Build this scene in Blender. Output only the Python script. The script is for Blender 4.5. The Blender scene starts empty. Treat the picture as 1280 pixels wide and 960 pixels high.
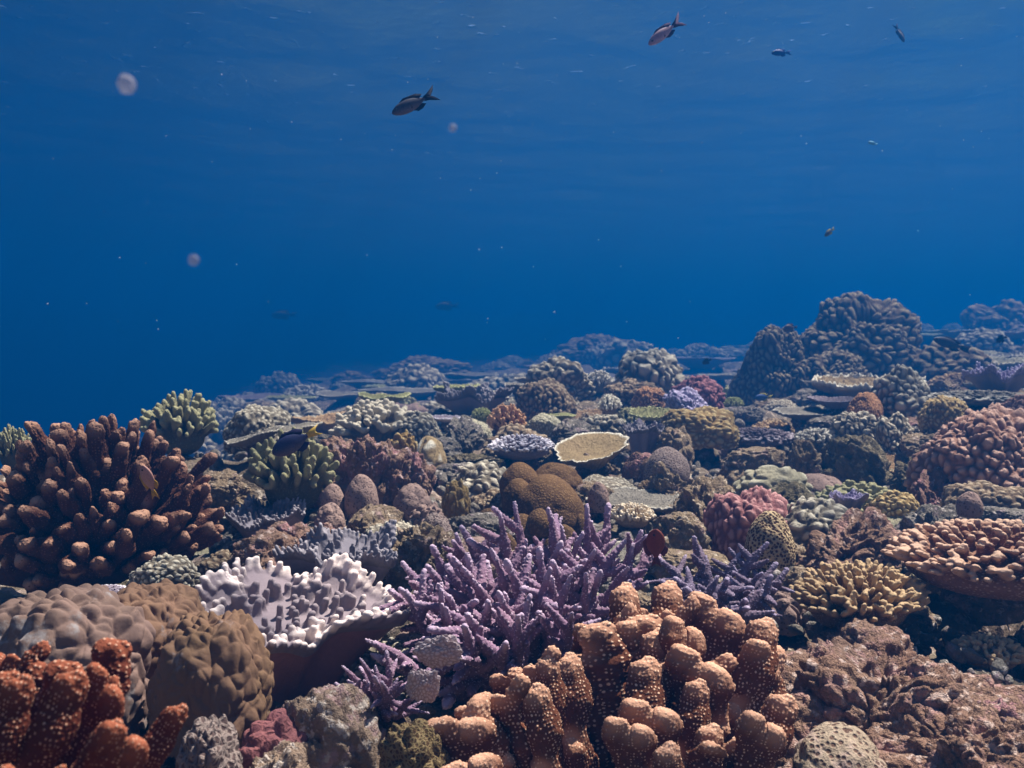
import bpy, bmesh, math, random
import numpy as np
from mathutils import Vector, Matrix, Quaternion
from mathutils.kdtree import KDTree

R = math.radians
sc = bpy.context.scene
COL = sc.collection

# ------------------------------------------------------------------ camera, sky, sun, exposure
FPX = 1108.5                      # focal length in photo pixels (1280 wide, 60 degrees across)
PITCH = R(2.6)                    # looking slightly down
cam_d = bpy.data.cameras.new('camera')
cam_d.sensor_width = 36.0
cam_d.lens = 36.0 * FPX / 1280.0
cam_d.clip_start = 0.02
cam_d.clip_end = 300
cam_d.dof.use_dof = True
cam_d.dof.focus_distance = 1.35
cam_d.dof.aperture_fstop = 11.0
cam = bpy.data.objects.new('camera', cam_d)
COL.objects.link(cam)
cam.rotation_euler = (R(90) - PITCH, 0, 0)
sc.camera = cam

SUN_EL, SUN_AZ = R(62), R(58)     # azimuth measured from +Y (into the picture) towards +X (right)
world = bpy.data.worlds.new('World')
sc.world = world
world.use_nodes = True
wn = world.node_tree
sky = wn.nodes.new('ShaderNodeTexSky')
sky.sky_type = 'NISHITA'
sky.sun_disc = False
sky.sun_elevation = SUN_EL
sky.sun_rotation = SUN_AZ
bg = wn.nodes['Background']
bg.inputs['Strength'].default_value = 0.05
wn.links.new(sky.outputs[0], bg.inputs[0])

sun_d = bpy.data.lights.new('sun', 'SUN')
sun_d.energy = 5.0
sun_d.angle = R(0.5)
sun_d.color = (1.0, 0.95, 0.87)
sun = bpy.data.objects.new('sun', sun_d)
COL.objects.link(sun)
sdir = Vector((math.sin(SUN_AZ) * math.cos(SUN_EL), math.cos(SUN_AZ) * math.cos(SUN_EL), math.sin(SUN_EL)))
sun.rotation_euler = sdir.to_track_quat('Z', 'Y').to_euler()
sun.location = sdir * 20

sc.view_settings.view_transform = 'Standard'
sc.view_settings.look = 'None'
sc.view_settings.gamma = 1.0
sc.view_settings.use_curve_mapping = False
sc.view_settings.exposure = 1.8
cy = sc.cycles
cy.use_denoising = True
cy.denoiser = 'OPENIMAGEDENOISE'
cy.denoising_input_passes = 'RGB_ALBEDO_NORMAL'
cy.max_bounces = 5
cy.diffuse_bounces = 2
cy.glossy_bounces = 2
cy.transmission_bounces = 2
cy.volume_bounces = 1
cy.transparent_max_bounces = 6
cy.sample_clamp_indirect = 4.0
cy.caustics_reflective = False
cy.caustics_refractive = False

# ------------------------------------------------------------------ numeric helpers
rng = np.random.default_rng(7)
random.seed(7)


def P(px, py, d):
    """A point seen at photo pixel (px, py), d metres ahead of the camera."""
    a, b = (px - 640.0) / FPX, (480.0 - py) / FPX
    c, s = math.cos(PITCH), math.sin(PITCH)
    return Vector((d * a, d * (c + b * s), d * (-s + b * c)))


def hash3(i, j, k, seed):
    h = (i.astype(np.int64) * 374761393 + j.astype(np.int64) * 668265263 + k.astype(np.int64) * 2147483647 + seed * 974711) & 0xFFFFFFFF
    h = ((h ^ (h >> 13)) * 1274126177) & 0xFFFFFFFF
    h = ((h ^ (h >> 16)) * 2246822519) & 0xFFFFFFFF
    return ((h ^ (h >> 15)) & 0xFFFFFF) / float(0xFFFFFF)


def vnoise(p, seed=0):
    """Smooth value noise in -1..1 at points p (n,3)."""
    f = np.floor(p)
    t = p - f
    t = t * t * t * (t * (t * 6 - 15) + 10)
    f = f.astype(np.int64)
    out = np.zeros(len(p))
    for a in (0, 1):
        wa = t[:, 0] if a else 1 - t[:, 0]
        for b in (0, 1):
            wb = t[:, 1] if b else 1 - t[:, 1]
            for c in (0, 1):
                wc = t[:, 2] if c else 1 - t[:, 2]
                out += wa * wb * wc * hash3(f[:, 0] + a, f[:, 1] + b, f[:, 2] + c, seed)
    return out * 2 - 1


def fbm(p, octaves=4, seed=0, gain=0.5):
    out, a, q = np.zeros(len(p)), 1.0, p.copy()
    for o in range(octaves):
        out += a * vnoise(q, seed + o * 17)
        q = q * 2.03 + 11.3
        a *= gain
    return out


def warp(p, amt, scale, seed):
    return p + amt * np.stack([vnoise(p * scale + 5.1 * k, seed + k) for k in range(3)], 1)


def worley(p, seed=0, jit=0.9):
    """F1, F2 of a jittered cell noise."""
    f = np.floor(p).astype(np.int64)
    f1 = np.full(len(p), 9.0)
    f2 = np.full(len(p), 9.0)
    for a in (-1, 0, 1):
        for b in (-1, 0, 1):
            for c in (-1, 0, 1):
                g = f + np.array([a, b, c])
                q = np.stack([g[:, k] + 0.5 + jit * (hash3(g[:, 0], g[:, 1], g[:, 2], seed + 31 * k) - 0.5) for k in range(3)], 1)
                d = np.sqrt(((p - q) ** 2).sum(1))
                n = d < f1
                f2 = np.where(n, f1, np.minimum(f2, d))
                f1 = np.where(n, d, f1)
    return f1, f2


def knob(f1, f2, power=2.2):
    """1 on a cell's centre, 0 on the crease between two cells, rounded between."""
    return 1 - np.clip(2 * f1 / (f1 + f2 + 1e-9), 0, 1) ** power


def normals(V, F):
    a, b, c = V[F[:, 0]], V[F[:, 1]], V[F[:, 2]]
    n = np.cross(b - a, c - a)
    if F.shape[1] == 4:
        n = n + np.cross(c - a, V[F[:, 3]] - a)
    out = np.zeros_like(V)
    for k in range(F.shape[1]):
        np.add.at(out, F[:, k], n)
    return out / (np.linalg.norm(out, axis=1, keepdims=True) + 1e-12)


def smooth(V, F, it=2, lam=0.5):
    k = F.shape[1]
    e = np.concatenate([F[:, [i, (i + 1) % k]] for i in range(k)])
    deg = np.bincount(e.ravel(), minlength=len(V))[:, None]
    for _ in range(it):
        s = np.zeros_like(V)
        np.add.at(s, e[:, 0], V[e[:, 1]])
        np.add.at(s, e[:, 1], V[e[:, 0]])
        V = V + lam * (s / np.maximum(deg, 1) - V)
    return V


def mesh_of(name, V, F, flat=False, **attrs):
    me = bpy.data.meshes.new(name)
    n, k = F.shape
    me.vertices.add(len(V))
    me.vertices.foreach_set('co', V.astype(np.float32).ravel())
    me.loops.add(n * k)
    me.loops.foreach_set('vertex_index', F.astype(np.int32).ravel())
    me.polygons.add(n)
    me.polygons.foreach_set('loop_start', np.arange(0, n * k, k, dtype=np.int32))
    me.polygons.foreach_set('use_smooth', np.full(n, not flat))
    for an, av in attrs.items():
        at = me.attributes.new(an, 'FLOAT', 'POINT')
        at.data.foreach_set('value', av.astype(np.float32))
    me.update(calc_edges=True)
    me.validate()
    return me


_ico = {}


def ico(sub, zmin=None):
    key = (sub, zmin)
    if key not in _ico:
        bm = bmesh.new()
        bmesh.ops.create_icosphere(bm, subdivisions=sub, radius=1.0)
        V = np.array([v.co for v in bm.verts])
        F = np.array([[v.index for v in f.verts] for f in bm.faces])
        bm.free()
        if zmin is not None:
            keep = V[:, 2] > zmin
            F = F[keep[F].all(1)]
            used = np.zeros(len(V), bool)
            used[F.ravel()] = True
            idx = np.cumsum(used) - 1
            V, F = V[used], idx[F]
        _ico[key] = (V, F)
    V, F = _ico[key]
    return V.copy(), F.copy()


def tube(points, radii, seg=10, flat=1.0):
    """A closed, round-ended tube; returns V, F (quads). flat squeezes it along y."""
    pts = [Vector(p) for p in points]
    rings, n = [], len(pts)
    tan = [(pts[min(i + 1, n - 1)] - pts[max(i - 1, 0)]).normalized() for i in range(n)]
    side = Vector((1, 0, 0)) if abs(tan[0].x) < 0.9 else Vector((0, 1, 0))
    seq = []
    for k in (1.0, 0.85, 0.5):
        seq.append((pts[0] - tan[0] * radii[0] * k, tan[0], radii[0] * math.sqrt(max(1 - k * k, 0.0004))))
    for i in range(n):
        seq.append((pts[i], tan[i], radii[i]))
    for k in (0.5, 0.85, 1.0):
        seq.append((pts[-1] + tan[-1] * radii[-1] * k, tan[-1], radii[-1] * math.sqrt(max(1 - k * k, 0.0004))))
    for p, t, r in seq:
        u = (side - t * side.dot(t)).normalized()
        w = t.cross(u)
        side = u
        rings.append([p + (u * math.cos(a) + w * math.sin(a) * flat) * r for a in [2 * math.pi * j / seg for j in range(seg)]])
    V = np.array([list(q) for r in rings for q in r])
    F = []
    for i in range(len(rings) - 1):
        for j in range(seg):
            F.append([i * seg + j, i * seg + (j + 1) % seg, (i + 1) * seg + (j + 1) % seg, (i + 1) * seg + j])
    return V, np.array(F)


def join(parts):
    V, F, o = [], [], 0
    for v, f in parts:
        V.append(v)
        F.append(f + o)
        o += len(v)
    return np.concatenate(V), np.concatenate(F)


def remesh(parts, voxel, it=3):
    """Fuse overlapping closed pieces into one skin."""
    V = np.concatenate([v for v, f in parts])
    o, loops, start, n = 0, [], [], 0
    for v, f in parts:
        for q in (f if isinstance(f, list) else [f]):
            loops.append((q + o).ravel())
            start.append(n + np.arange(len(q)) * q.shape[1])
            n += q.size
        o += len(v)
    loops, start = np.concatenate(loops), np.concatenate(start)
    me = bpy.data.meshes.new('fuse')
    me.vertices.add(len(V))
    me.vertices.foreach_set('co', V.astype(np.float32).ravel())
    me.loops.add(len(loops))
    me.loops.foreach_set('vertex_index', loops.astype(np.int32))
    me.polygons.add(len(start))
    me.polygons.foreach_set('loop_start', start.astype(np.int32))
    me.update(calc_edges=True)
    me.validate()
    ob = bpy.data.objects.new('fuse', me)
    COL.objects.link(ob)
    m = ob.modifiers.new('fuse', 'REMESH')
    m.mode = 'VOXEL'
    m.voxel_size = voxel
    dg = bpy.context.evaluated_depsgraph_get()
    out = bpy.data.meshes.new_from_object(ob.evaluated_get(dg))
    n = len(out.vertices)
    W = np.empty(n * 3)
    out.vertices.foreach_get('co', W)
    W = W.reshape(-1, 3)
    L = np.empty(len(out.loops), dtype=np.int64)
    out.loops.foreach_get('vertex_index', L)
    Q = L.reshape(-1, 4)
    bpy.data.objects.remove(ob)
    bpy.data.meshes.remove(me)
    bpy.data.meshes.remove(out)
    return smooth(W, Q, it), Q


# ------------------------------------------------------------------ materials
MATS = {}


def nd(nt, kind, **kw):
    n = nt.nodes.new(kind)
    for k, v in kw.items():
        if k in n.inputs:
            n.inputs[k].default_value = v
        else:
            setattr(n, k, v)
    return n


def mixc(nt, fac, a, b, mode='MIX'):
    m = nt.nodes.new('ShaderNodeMix')
    m.data_type = 'RGBA'
    m.blend_type = mode
    for sock, val in ((m.inputs[0], fac), (m.inputs[6], a), (m.inputs[7], b)):
        if hasattr(val, 'is_linked'):
            nt.links.new(val, sock)
        elif isinstance(val, (int, float)):
            sock.default_value = val
        else:
            sock.default_value = (*val, 1.0) if len(val) == 3 else val
    return m.outputs[2]


def ramp(nt, src, lo, hi, a=0.0, b=1.0):
    m = nt.nodes.new('ShaderNodeMapRange')
    m.interpolation_type = 'SMOOTHSTEP'
    m.inputs[1].default_value, m.inputs[2].default_value = lo, hi
    m.inputs[3].default_value, m.inputs[4].default_value = a, b
    nt.links.new(src, m.inputs[0])
    return m.outputs[0]


def coral_mat(name, base, alt, tip=None, tip_lo=0.45, tip_hi=0.95, dots=None, dot_scale=60.0, dot_size=0.35, dot_attr=False,
              cells=None, cell_scale=30.0, cell_w=0.12, noise=6.0, grime=None, grime_at=0.6, crust=None, crust_at=0.62, bump=0.5, bump_scale=90.0, grain=0.5, dot_bump=1.2, rough=0.9, spec=0.06, world=True):
    """Living coral or rock: two pigments in patches, paler growing tips, polyp dots or cell walls, grime, fine relief."""
    if name in MATS:
        return MATS[name]
    m = bpy.data.materials.new(name)
    m.use_nodes = True
    nt = m.node_tree
    bs = nt.nodes['Principled BSDF']
    if world:
        geo = nd(nt, 'ShaderNodeNewGeometry')
        co = geo.outputs['Position']
    else:
        co = nd(nt, 'ShaderNodeTexCoord').outputs['Object']
    n1 = nd(nt, 'ShaderNodeTexNoise', Scale=noise, Detail=5.0, Roughness=0.65)
    nt.links.new(co, n1.inputs['Vector'])
    col = mixc(nt, ramp(nt, n1.outputs['Fac'], 0.36, 0.64), base, alt)
    nf = nd(nt, 'ShaderNodeTexNoise', Scale=bump_scale, Detail=4.0, Roughness=0.7)
    nt.links.new(co, nf.inputs['Vector'])
    col = mixc(nt, ramp(nt, nf.outputs['Fac'], 0.3, 0.7, 0.0, grain), col, [c * 0.45 for c in base])
    height = ramp(nt, nf.outputs['Fac'], 0.2, 0.8)
    if grime is not None:
        n2 = nd(nt, 'ShaderNodeTexNoise', Scale=noise * 2.7, Detail=6.0, Roughness=0.7)
        nt.links.new(co, n2.inputs['Vector'])
        col = mixc(nt, ramp(nt, n2.outputs['Fac'], grime_at - 0.06, grime_at + 0.06), col, grime)
    if crust is not None:
        n3 = nd(nt, 'ShaderNodeTexNoise', Scale=noise * 7.0, Detail=4.0, Roughness=0.6)
        nt.links.new(co, n3.inputs['Vector'])
        col = mixc(nt, ramp(nt, n3.outputs['Fac'], crust_at - 0.05, crust_at + 0.05), col, crust)
    if tip is not None:
        at = nd(nt, 'ShaderNodeAttribute', attribute_name='tip')
        col = mixc(nt, ramp(nt, at.outputs['Fac'], tip_lo, tip_hi), col, tip)
    if dots is not None:
        if dot_attr:
            at = nd(nt, 'ShaderNodeAttribute', attribute_name='dot')
            f = ramp(nt, at.outputs['Fac'], 0.48, 0.74)
        else:
            vo = nd(nt, 'ShaderNodeTexVoronoi', Scale=dot_scale)
            nt.links.new(co, vo.inputs['Vector'])
            f = ramp(nt, vo.outputs['Distance'], dot_size, dot_size * 0.45)
            ad = nd(nt, 'ShaderNodeMath', operation='MULTIPLY_ADD')
            ad.inputs[1].default_value = dot_bump
            nt.links.new(f, ad.inputs[0])
            nt.links.new(height, ad.inputs[2])
            height = ad.outputs[0]
        col = mixc(nt, f, col, dots)
    if cells is not None:
        vo = nd(nt, 'ShaderNodeTexVoronoi', Scale=cell_scale, feature='DISTANCE_TO_EDGE')
        nt.links.new(co, vo.inputs['Vector'])
        f = ramp(nt, vo.outputs['Distance'], cell_w, cell_w * 2.2)
        col = mixc(nt, f, col, cells)
        ad = nd(nt, 'ShaderNodeMath', operation='MULTIPLY_ADD')
        ad.inputs[1].default_value = -2.0
        nt.links.new(f, ad.inputs[0])
        nt.links.new(height, ad.inputs[2])
        height = ad.outputs[0]
    bp = nd(nt, 'ShaderNodeBump', Strength=bump, Distance=0.008)
    nt.links.new(height, bp.inputs['Height'])
    nt.links.new(bp.outputs[0], bs.inputs['Normal'])
    nt.links.new(col, bs.inputs['Base Color'])
    bs.inputs['Roughness'].default_value = rough
    bs.inputs['Specular IOR Level'].default_value = spec
    MATS[name] = m
    return m


def plain_mat(name, col, rough=0.5, spec=0.3, grad=None, axis=2, lo=-0.3, hi=0.3, alpha=None):
    """Skin, fin, eye: one colour, or two along an axis of the object."""
    if name in MATS:
        return MATS[name]
    m = bpy.data.materials.new(name)
    m.use_nodes = True
    nt = m.node_tree
    bs = nt.nodes['Principled BSDF']
    bs.inputs['Roughness'].default_value = rough
    bs.inputs['Specular IOR Level'].default_value = spec
    tc = nd(nt, 'ShaderNodeTexCoord')
    n = nd(nt, 'ShaderNodeTexVoronoi', Scale=26.0)
    nt.links.new(tc.outputs['Object'], n.inputs['Vector'])
    c = col
    if grad is not None:
        sp = nd(nt, 'ShaderNodeSeparateXYZ')
        nt.links.new(tc.outputs['Object'], sp.inputs[0])
        c = mixc(nt, ramp(nt, sp.outputs[axis], lo, hi), grad, col)
    c = mixc(nt, ramp(nt, n.outputs['Distance'], 0.2, 0.7, 0.0, 0.3), c, [x * 0.4 for x in col])
    nt.links.new(c, bs.inputs['Base Color'])
    if alpha is not None:
        bs.inputs['Alpha'].default_value = alpha
    MATS[name] = m
    return m


# ------------------------------------------------------------------ objects
ANCHORS = []          # points the reef floor has to meet


def tag(o, label, cat, group=None, kind=None):
    if label:
        o['label'] = label
    if cat:
        o['category'] = cat
    if group:
        o['group'] = group
    if kind:
        o['kind'] = kind
    return o


def thing(name, label, cat, loc, group=None):
    o = bpy.data.objects.new(name, None)
    o.empty_display_size = 0.05
    COL.objects.link(o)
    o.location = loc
    return tag(o, label, cat, group)


def put(name, me, mat, loc=(0, 0, 0), rot=None, scale=(1, 1, 1), parent=None):
    o = bpy.data.objects.new(name, me)
    if len(me.materials) == 0:
        me.materials.append(mat)
    COL.objects.link(o)
    if me.materials[0] is not mat:
        o.material_slots[0].link = 'OBJECT'
        o.material_slots[0].material = mat
    o.location = loc
    if rot is not None:
        o.rotation_mode = 'QUATERNION'
        o.rotation_quaternion = rot
    o.scale = scale if hasattr(scale, '__len__') else (scale,) * 3
    if parent is not None:
        o.parent = parent
    return o


def rz(a):
    return Quaternion((0, 0, 1), a)


def anchor(p, rad, w=1.0):
    ANCHORS.append((p.x, p.y, p.z, rad, w))


# ------------------------------------------------------------------ water: the air of this place, its surface overhead
SURF_Z = 2.6
box_v = np.array([(x, y, z) for z in (-9.0, SURF_Z + 0.12) for y in (-7.0, 75.0) for x in (-70.0, 70.0)], float)
box_f = np.array([(0, 2, 3, 1), (4, 5, 7, 6), (0, 1, 5, 4), (2, 6, 7, 3), (0, 4, 6, 2), (1, 3, 7, 5)])
wm = bpy.data.materials.new('sea_water_volume')
wm.use_nodes = True
wm.node_tree.nodes.remove(wm.node_tree.nodes['Principled BSDF'])
pv = nd(wm.node_tree, 'ShaderNodeVolumePrincipled')
pv.inputs['Color'].default_value = (0.001, 0.082, 0.272, 1)
pv.inputs['Density'].default_value = 0.112
pv.inputs['Anisotropy'].default_value = 0.35
wm.node_tree.links.new(pv.outputs[0], wm.node_tree.nodes['Material Output'].inputs['Volume'])
hz = put('haze', mesh_of('haze', box_v, box_f, flat=True), wm)
tag(hz, 'clear blue sea water filling the whole scene', None, kind='stuff')

# surface seen from below: a mirror at grazing angles, clear inside the steep cone
gx, gy = np.meshgrid(np.linspace(-1, 1, 190), np.linspace(0, 1, 330))
Y = -6 + 78 * gy ** 1.7
X = gx * (7 + 0.85 * np.maximum(Y, 0))
S = np.stack([X.ravel(), Y.ravel(), np.zeros(X.size)], 1)
S[:, 2] = SURF_Z + 0.035 * vnoise(S * np.array([0.9, 1.3, 1]), 3) + 0.018 * vnoise(S * np.array([2.3, 3.1, 1]), 4) + 0.006 * vnoise(S * 6.0, 5)
nx, ny = 190, 330
ii = (np.arange(ny - 1)[:, None] * nx + np.arange(nx - 1)[None]).ravel()
SF = np.stack([ii, ii + 1, ii + nx + 1, ii + nx], 1)
sm = bpy.data.materials.new('water_surface')
sm.use_nodes = True
nt = sm.node_tree
nt.nodes.remove(nt.nodes['Principled BSDF'])
lw = nd(nt, 'ShaderNodeLayerWeight', Blend=0.5)
tr = nd(nt, 'ShaderNodeBsdfTransparent')
tg = nd(nt, 'ShaderNodeNewGeometry')
tn = nd(nt, 'ShaderNodeTexNoise', Scale=1.6, Detail=2.0)
nt.links.new(tg.outputs['Position'], tn.inputs['Vector'])
tm = mixc(nt, 0.22, tg.outputs['Position'], tn.outputs['Color'], 'ADD')
tv = nd(nt, 'ShaderNodeTexVoronoi', Scale=3.2, feature='SMOOTH_F1')
nt.links.new(tm, tv.inputs['Vector'])
nt.links.new(mixc(nt, ramp(nt, tv.outputs['Distance'], 0.12, 0.5), (0.52, 0.54, 0.56), (1, 1, 1)), tr.inputs['Color'])      # cell pattern in the tint dapples the sunlight, imitating focusing ripples
gl = nd(nt, 'ShaderNodeBsdfGlossy', Roughness=0.33)
gl.inputs['Color'].default_value = (0.42, 0.72, 0.86, 1)
mx = nd(nt, 'ShaderNodeMixShader')
geo = nd(nt, 'ShaderNodeNewGeometry')
wv = nd(nt, 'ShaderNodeTexNoise', Scale=2.6, Detail=4.0)
nt.links.new(geo.outputs['Position'], wv.inputs['Vector'])
bp = nd(nt, 'ShaderNodeBump', Strength=0.6, Distance=0.05)
w2 = nd(nt, 'ShaderNodeTexNoise', Scale=7.0, Detail=2.0)
nt.links.new(geo.outputs['Position'], w2.inputs['Vector'])
wa = nd(nt, 'ShaderNodeMath', operation='MULTIPLY_ADD')
wa.inputs[1].default_value = 0.5
nt.links.new(ramp(nt, w2.outputs['Fac'], 0.66, 0.78), wa.inputs[0])
nt.links.new(wv.outputs['Fac'], wa.inputs[2])
nt.links.new(wa.outputs[0], bp.inputs['Height'])
nt.links.new(bp.outputs[0], gl.inputs['Normal'])
nt.links.new(bp.outputs[0], lw.inputs['Normal'])
nt.links.new(ramp(nt, lw.outputs['Facing'], 0.30, 0.46, 0.04, 1.0), mx.inputs[0])
nt.links.new(tr.outputs[0], mx.inputs[1])
nt.links.new(gl.outputs[0], mx.inputs[2])
nt.links.new(mx.outputs[0], nt.nodes['Material Output'].inputs['Surface'])
ws = put('water_surface', mesh_of('water_surface', S, SF), sm)
tag(ws, 'rippled underside of the sea surface overhead', None, kind='structure')


# ------------------------------------------------------------------ coral shapes, built about one unit in radius
LIB = {}


def lib(key, fn):
    if key not in LIB:
        LIB[key] = fn()
    return LIB[key]


def sphere_sites(n, seed, jit=0.55):
    k = np.arange(n) + 0.5
    z = 1 - 2 * k / n
    a = k * 2.399963
    r = np.sqrt(1 - z * z)
    S = np.stack([r * np.cos(a), r * np.sin(a), z], 1)
    S += np.random.default_rng(seed).uniform(-1, 1, S.shape) * jit * math.sqrt(4 * math.pi / n) * 0.5
    return S / np.linalg.norm(S, axis=1, keepdims=True)


def near2(D, S, stretch=None):
    """Distances from directions D to the nearest and second nearest site."""
    f1, f2 = np.empty(len(D)), np.empty(len(D))
    if stretch is not None:
        D, S = D * stretch, S * stretch
    for i in range(0, len(D), 20000):
        d2 = (D[i:i + 20000] ** 2).sum(1)[:, None] + (S ** 2).sum(1)[None] - 2 * D[i:i + 20000] @ S.T
        p = np.partition(d2, 1, axis=1)[:, :2]
        f1[i:i + 20000], f2[i:i + 20000] = np.sqrt(np.maximum(p[:, 0], 0)), np.sqrt(np.maximum(p[:, 1], 0))
    return f1, f2


def knob_dome(seed, count=260, amp=0.12, sub=6, stretch=None, up=0.0, lump=0.14, lobes=22, lobe_amp=0.12, fine=0.025, zmin=-0.4, ragged=0.3, soft=0.5):
    """A dome packed with rounded knobs with dark creases between, the knobs gathered on broader lobes."""
    V, F = ico(sub, zmin)
    D = V + np.array([0, 0, up])
    D /= np.linalg.norm(D, axis=1, keepdims=True)
    r = 1 + lump * fbm(V * 1.4 + seed, 3, seed)
    Wd = warp(V, 0.05, 4.0, seed)
    Wd /= np.linalg.norm(Wd, axis=1, keepdims=True)
    b1, b2 = near2(Wd, sphere_sites(lobes, seed + 50, 0.9))
    r = r + lobe_amp * np.sqrt(np.clip(1 - (2 * b1 / (b1 + b2)) ** 2, 0, 1)) - lobe_amp * 0.6
    st = None if stretch is None else np.array(stretch)
    f1, f2 = near2(Wd, sphere_sites(count, seed, 0.9), st)
    x = np.clip(2 * f1 / (f1 + f2 + 1e-9), 0, 1)
    h = np.clip(1 - x * x, 0, 1) ** soft
    big = 1.0 + ragged * vnoise(V * 4.2, seed + 9)
    g1, g2 = worley(V * math.sqrt(count) * 0.75, seed + 1)
    W = V * r[:, None] + D * (amp * h * big)[:, None] + D * (fine * knob(g1, g2, 2.0) * h)[:, None]
    W += amp * 0.25 * np.stack([vnoise(V * 9 + 3 * k, seed + 20 + k) for k in range(3)], 1)
    return mesh_of('knob_dome', W, F, tip=h, dot=knob(g1, g2, 2.0))


def finger_dome(seed, n=70, length=0.42, r0=0.075, r1=0.055, flatten=0.55, voxel=0.026, spread=1.0, branchy=0.0, core=0.62):
    """A cushion of separate upright fingers fused at the root."""
    g = np.random.default_rng(seed)
    parts = []
    core_v, core_f = ico(3)
    parts.append((core_v * np.array([core, core, core * flatten]), core_f))
    for k in range(n):
        t = (k + 0.5) / n
        z = 1 - t * (1.05 * spread)
        a = k * 2.39996 + g.uniform(-0.25, 0.25)
        s = math.sqrt(max(1 - z * z, 0))
        d = Vector((s * math.cos(a), s * math.sin(a), z * flatten + 0.02)) 
        axis = Vector((d.x, d.y, d.z + 0.55)).normalized()
        axis = (axis + Vector(g.uniform(-0.16, 0.16, 3))).normalized()
        b = d * core * 0.9
        L = length * g.uniform(0.75, 1.2)
        e = b + axis * L
        m = (b + e) / 2 + Vector(g.uniform(-0.03, 0.03, 3))
        parts.append(tube([b, m, e], [r0, (r0 + r1) / 2, r1], 8))
        if g.uniform() < branchy:
            q = m + (axis + Vector(g.uniform(-0.8, 0.8, 3))).normalized() * L * 0.5
            parts.append(tube([m, q], [r1, r1 * 0.9], 8))
    W, Q = remesh(parts, voxel, 2)
    n_ = normals(W, Q)
    f1, f2 = worley(W * 26.0, seed)
    W = W + n_ * (0.010 * knob(f1, f2))[:, None]
    e = np.linalg.norm(W / np.array([1, 1, flatten * 0.6 + 0.4]), axis=1)
    tip = np.clip((e - core * 0.95) / (length * 0.75), 0, 1)
    return mesh_of('finger_dome', W, Q, tip=tip, dot=knob(f1, f2))


def plate(seed, cells=14.0, amp=0.05, cup=0.12, thick=0.09, wob=0.14, under=0.22, nr=80, na=220):
    """A flat, wavy-edged table with a knobbly top and a smooth underside running down to its stalk."""
    a = np.linspace(0, 2 * np.pi, na, endpoint=False)
    ring = np.stack([np.cos(a), np.sin(a), np.zeros(na)], 1)
    Rr = 1 + wob * fbm(ring * 1.1 + seed, 2, seed) + 0.05 * vnoise(ring * 5 + seed, seed + 2) + 0.045 * vnoise(ring * 13 + seed, seed + 3)
    t = np.linspace(0.02, 1, nr)
    top = (t[:, None, None] * ring[None] * Rr[None, :, None]).reshape(-1, 3)
    rad = np.repeat(t, na)
    wave = 0.05 * fbm(top * 1.5, 2, seed + 5)
    f1, f2 = worley(warp(top, 0.03, 4, seed) * cells, seed)
    h = knob(f1, f2, 1.8)
    top[:, 2] = cup * rad ** 2 + wave + amp * h * (0.6 + 0.6 * rad)
    bot = (t[::-1][:, None, None] * ring[None] * Rr[None, :, None] * 0.985).reshape(-1, 3)
    rb = np.repeat(t[::-1], na)
    bot[:, 2] = cup * rb ** 2 + 0.05 * fbm(bot * 1.5, 2, seed + 5) - thick * (0.35 + 0.65 * (1 - rb ** 6)) - under * (1 - rb) ** 1.5
    V = np.concatenate([top, bot])
    rows = 2 * nr
    F = []
    i = np.arange(rows - 1)[:, None] * na
    j = np.arange(na)[None]
    jn = (j + 1) % na
    F = np.stack([(i + j).ravel(), (i + na + j).ravel(), (i + na + jn).ravel(), (i + jn).ravel()], 1)
    tip = np.concatenate([np.clip((rad - 0.84) / 0.14, 0, 1) * 0.8 + 0.25 * h, np.clip((rb - 0.95) / 0.05, 0, 1) * 0.5])
    dot = np.concatenate([h, np.zeros(len(bot))])
    return mesh_of('plate', V, F, tip=tip, dot=dot)


def rock(seed, sub=7, rough=0.30, fine=0.05, flat=0.0, zmin=-0.6):
    """A craggy piece of dead reef, pitted, nodular and crusted."""
    V, F = ico(sub, zmin)
    Q = warp(V * 1.2 + seed * 2.3, 0.35, 1.6, seed)
    r = 1 + rough * fbm(Q, 3, seed)
    f1, f2 = worley(Q * 2.0, seed)
    r += 0.13 * (knob(f1, f2, 1.6) - 0.5)
    g1, g2 = worley(warp(Q, 0.06, 7, seed) * 7.0, seed + 4)
    kn = knob(g1, g2, 1.9)
    patch = np.clip(0.6 + 0.8 * vnoise(Q * 2.6, seed + 8), 0, 1.2)
    r += fine * 1.3 * (kn - 0.5) * patch
    e1, e2 = worley(warp(Q, 0.03, 14, seed) * 19.0, seed + 5)
    kf = knob(e1, e2, 1.9)
    r += fine * 0.55 * (kf - 0.5) + fine * 0.7 * fbm(Q * 12.0, 3, seed + 6)
    r -= np.clip(vnoise(Q * 5.0, seed + 7) - 0.3, 0, 1) * fine * 4.5
    r -= np.clip(vnoise(Q * 13.0, seed + 12) - 0.35, 0, 1) * fine * 2.2
    W = V * r[:, None]
    if flat:
        W[:, 2] = np.where(W[:, 2] > flat, flat + (W[:, 2] - flat) * 0.25, W[:, 2])
    return mesh_of('rock', W, F, tip=kf)


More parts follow.
